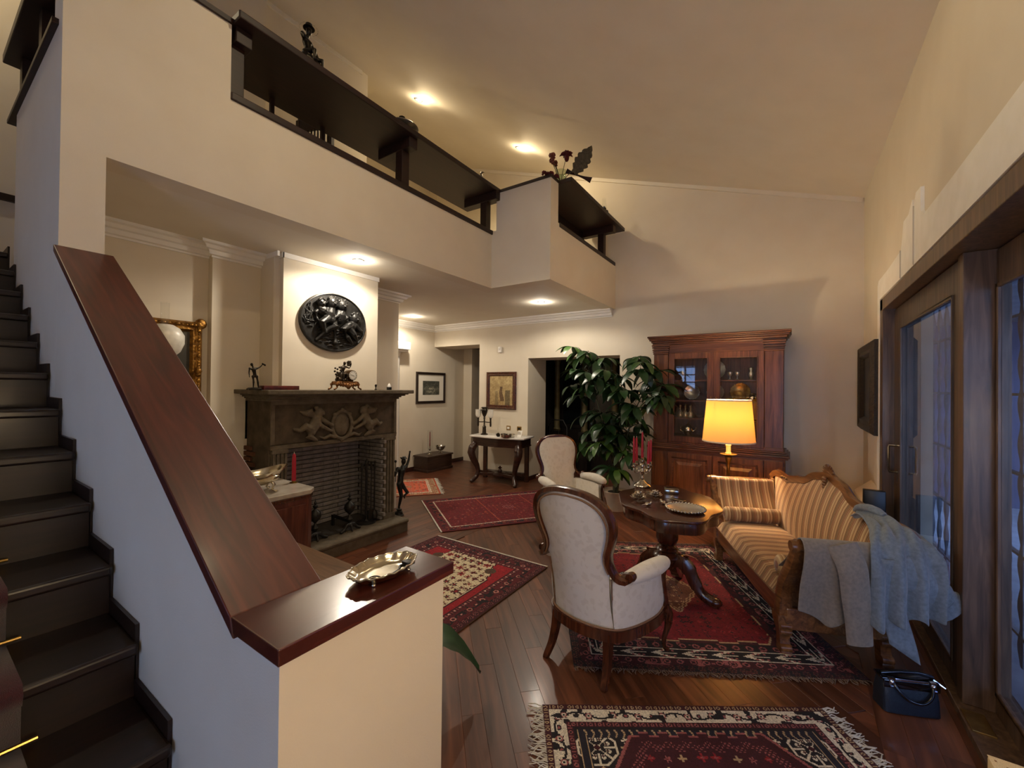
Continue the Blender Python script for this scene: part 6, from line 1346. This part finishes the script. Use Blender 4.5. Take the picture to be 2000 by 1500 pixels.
def scatter(img, X, Yy, m, p, cols, r0, seed):
    gx, gy = np.floor(np.abs(X)/p), np.floor(np.abs(Yy)/p); h = np.sin(gx*127.1+gy*311.7+seed)*43758.5453; h = h-np.floor(h); h2 = np.sin(gx*269.5+gy*183.3+seed)*43758.5; h2 = h2-np.floor(h2)
    ux = (np.abs(X)/p-gx-.5-.25*(h-.5))*p; uy = (np.abs(Yy)/p-gy-.5-.25*(h2-.5))*p; r = np.hypot(ux, uy); th = np.arctan2(uy, ux)
    for i, c in enumerate(cols): k = m & (h > i/len(cols)) & (h <= (i+1)/len(cols)); rr_ = r0*p*(.7+.3*np.cos((4+i % 3)*th))*(.6+.6*h2); img[k & (r < rr_)] = P_(c); img[k & (r < rr_*.4)] = P_(cols[(i+1) % len(cols)])
def fringe(parent, W, H, ends, col, ln, n, seed):
    mb = MB(); r_ = random.Random(seed)
    for ax, sg in ends:
        L_ = W if ax == 'y' else H
        for i in range(n):
            u = -L_/2 + L_*(i+.5)/n; l_ = ln*r_.uniform(.6, 1.15); k = r_.uniform(-.5, .5)*l_; pts = []
            for j in range(5): f = j/4; o_ = (W/2 if ax == 'x' else H/2) + l_*f - .004; w_ = u + k*f*f + .006*math.sin(f*6+i); pts.append((sg*o_, w_, .006-.004*f+.004*math.sin(f*PI)*r_.random()) if ax == 'x' else (w_, sg*o_, .006-.004*f+.004*math.sin(f*PI)*r_.random()))
            mb.tube(pts, [.0035, .003, .0028, .0026, .002], 4)
    mb.build('fringe', col, parent, smooth=60, kind='stuff')
FR1 = M('ivory_fringe', (206, 202, 190), (176, 170, 156), rough=.95, scale=40); FR2 = M('grey_fringe', (126, 106, 92), (92, 74, 64), rough=.95, scale=40)
def lay(name, label, W, H, loc, rz, spec, seed, res=.007, group=None):
    t = thing(name, (loc[0], loc[1], .003), label, 'rug', rz); img, nx, ny = rug(W, H, res, *spec, seed)
    dyed('pile', W, H, nx, ny, img, PILE, t, z=.009, thick=.009, wave=lambda X, Y_: .0012*np.sin(X*9+seed)*np.sin(Y_*7)); return t
# nearest rug
def f_near(img, X, Yy, d, N):
    m = d > 0; scatter(img, X, Yy, m, .062, ['rose', 'cream', 'mar', 'tan'], .30, 1)
    ros(img, X, Yy, .475, .315, .088, 'cream', 'black', 'mar'); m3 = (np.abs(np.abs(Yy)-.315) < .004) & (np.abs(np.abs(X)-.30) < .07) & m; img[m3] = P_('tan'); ros(img, X, Yy, .215, .315, .026, 'cream', 'mar', 'rose')
    band = m & (d < .045) ; img[band] = P_('navy'); q = ((np.abs(X)+np.abs(Yy)*0)/.035) % 1; img[band & (np.abs(q-.5-np.abs(d-.022)*14) < .12)] = P_('tan')
    hexd = .40 - np.maximum(np.abs(Yy)*1.0 + .02*(np.floor(X/.045) % 2), np.abs(X)*.72 + np.abs(Yy)*.45); k = (hexd > 0) & m; img[k] = P_('mar'); img[k & (hexd < .012)] = P_('rose'); img[k & (hexd > .012) & (hexd < .05)] = P_('mar')
    k2 = k & (hexd > .05); e = (hexd > .05) & (hexd < .085) & (((X+Yy)/.022) % 1 < .5) & (((X-Yy)/.022) % 1 < .5); img[k2 & e] = P_('rose'); scatter(img, X, Yy, k2 & (hexd > .09), .075, ['red', 'rose', 'dred', 'tan'], .30, 4); ros(img, X, Yy, 0, .0, .11, 'rose', 'dred', 'tan')
W, H = 1.40, 1.12; cx, cy = -.45+.56*.56, 2.226-.83*.56
r1 = lay('fringed_rug', 'dark red and navy patterned rug with ivory fringes nearest the camera', W, H, (cx, cy), .594, ([(.03, 'dots', 'mar', 'tan', 'mar'), (.075, 'vine', 'cream', 'black', 'rose'), (.032, 'dots', 'mar', 'rose', 'black'), (.012, 'plain', 'black', 'b', 'c')], 'black', f_near), 3, .005)
fringe(r1, W, H, (('x', -1), ('x', 1)), FR1, .075, 150, 2)
# big rug under the table
def f_big(img, X, Yy, d, N):
    m = d > 0; scatter(img, X, Yy, m, .07, ['mar', 'brown', 'dred', 'navy'], .34, 7); sp = .022*(np.floor(np.abs(Yy)/.12) % 2) + .022*(np.floor(np.abs(X)/.12) % 2)
    a = .70 - (np.abs(X)*.95 + np.abs(Yy)*.62) + sp; b = np.minimum(np.minimum(.47-np.abs(X), .66-np.abs(Yy))+sp, a+.1); k = (b > 0) & m; img[k] = P_((112, 14, 28)); img[k & (b < .012)] = P_('tan'); scatter(img, X, Yy, k & (b > .02), .055, ['black', (104, 12, 26), 'mar', (140, 40, 48)], .42, 9)
    c = .30 - (np.abs(X)*1.15+np.abs(Yy)*.85) + .012*(np.floor((np.abs(Yy))/.035) % 2); k = c > 0; img[k] = P_('brown'); img[k & (c < .014)] = P_('tan'); img[k & (c > .03) & (c < .042)] = P_('tan'); scatter(img, X, Yy, k & (c > .045), .045, ['mar', 'navy', 'tan', 'brown'], .32, 3)
W, H = 1.62, 1.97
r2 = lay('large_rug', 'large deep red medallion rug under the oval table and armchair', W, H, (-.83, 3.45), .535, ([(.05, 'rosette', 'black', 'brown', 'mar'), (.065, 'rosette', 'mar', 'black', 'rose'), (.006, 'plain', 'cream', 'b', 'c'), (.075, 'arrow', 'black', 'cream', 'rose'), (.006, 'plain', 'cream', 'b', 'c'), (.07, 'rosette', 'black', 'mar', 'rose')], 'mar', f_big), 5, .007)
fringe(r2, W, H, (('y', -1), ('y', 1)), FR2, .035, 150, 3)
# rug beside the low wall: red field, ivory medallion
def f_d(img, X, Yy, d, N):
    m = d > 0; img[m] = P_((150, 24, 36)); scatter(img, X, Yy, m & (N > .4), .05, [(150, 22, 36), 'mar', (186, 50, 58)], .3, 3)
    e = .64 - (np.abs(X)*1.0 + np.abs(Yy)*.44) + .02*(np.floor(np.abs(Yy)/.05) % 2); e = np.minimum(e, .39-np.abs(X)); k = m & (e > 0); img[k] = P_((214, 200, 168)); img[k & (e < .014)] = P_('mar')
    k2 = k & (e > .02); scatter(img, X, Yy, k2, .085, ['dred', 'mar', (150, 30, 40)], .46, 6); scatter(img, X+.04, Yy+.045, k2 & (N > .55), .05, ['brown', 'dred'], .36, 8); img[k2 & (np.abs(np.sin(Yy*34+np.sin(X*40)*.6)) < .06)] = P_('mar')
    c = .14-(np.abs(X)+np.abs(Yy)); k = c > 0; img[k] = P_('dred'); ros(img, X, Yy, 0, 0, .09, 'cream', 'dred', 'mar')
    ros(img, X, Yy, .31, .74, .05, 'brown', 'green', 'mar')
W, H = 1.33, 2.20
r3 = lay('medallion_rug', 'red rug with an ivory flowered medallion beside the low wall', W, H, (-2.455, 2.15), 0, ([(.012, 'plain', 'mar', 'b', 'c'), (.05, 'rosette', 'mar', 'rose', 'black'), (.10, 'vine', (88, 22, 32), 'black', 'pink'), (.045, 'dots', 'mar', 'rose', 'cream')], 'red', f_d), 8, .007)
MB().box(-W/2, W/2, H/2-.002, H/2+.016, .001, .010).build('selvedge', FR1, r3, smooth=0)
# narrow dark rug in the passage mouth
def f_c(img, X, Yy, d, N):
    m = d > 0; scatter(img, X, Yy, m, .05, [(110, 24, 32), 'mar', (128, 40, 44), 'brown'], .36, 2); scatter(img, X+.02, Yy+.02, m & (N > .62), .06, ['rust', 'rose'], .3, 5)
    for y0 in (-.30, .35): img[m & (np.abs(Yy-y0) < .006)] = P_('rust')
    ros(img, X, Yy, 0, .0, .08, 'rose', 'dred', 'brown')
W, H = 1.34, 2.05; ux, uy = .82, -.57
c0 = (-4.258+.5*W*.82 + .5*H*.57, 4.127-.5*W*.57 + .5*H*.82)
r4 = lay('dark_red_rug', 'dark red all-over patterned rug in front of the console table', W, H, c0, -.607, ([(.03, 'plain', 'dred', 'b', 'c'), (.085, 'vine', (92, 20, 28), 'black', 'rust'), (.018, 'dots', 'cream', 'rust', 'mar')], (104, 20, 28), f_c), 12, .009)
MB().box(-W/2, W/2, -H/2-.014, -H/2+.002, .001, .010).build('selvedge', FR1, r4, smooth=0)
# small orange rug in the passage
def f_e(img, X, Yy, d, N):
    m = d > 0; img[m] = P_((196, 84, 60)); e = .42-(np.abs(X)*.9+np.abs(Yy)*.62)+.03*(np.floor(np.abs(Yy)/.06) % 2); k = m & (e > 0); img[k] = P_((206, 98, 70)); img[k & (e < .02)] = P_('brown'); scatter(img, X, Yy, m, .07, ['rust', 'pink', 'brown', 'tan'], .34, 3); c = .2-(np.abs(X)+np.abs(Yy)); img[c > 0] = P_('tan'); img[c > .04] = P_('rust')
W, H = 1.08, 1.20; nxv = (-.64, -.77)
r5 = lay('orange_rug', 'small orange rug with a pale border half hidden by the fireplace', W, H, (-4.72-.64*H/2, 4.90-.77*H/2), -.70, ([(.03, 'plain', 'rust', 'b', 'c'), (.10, 'rosette', 'tan', 'brown', 'rust'), (.03, 'dots', 'cream', 'rust', 'brown')], 'rust', f_e), 14, .009)
fringe(r5, W, H, (('y', 1),), FR1, .07, 60, 5)
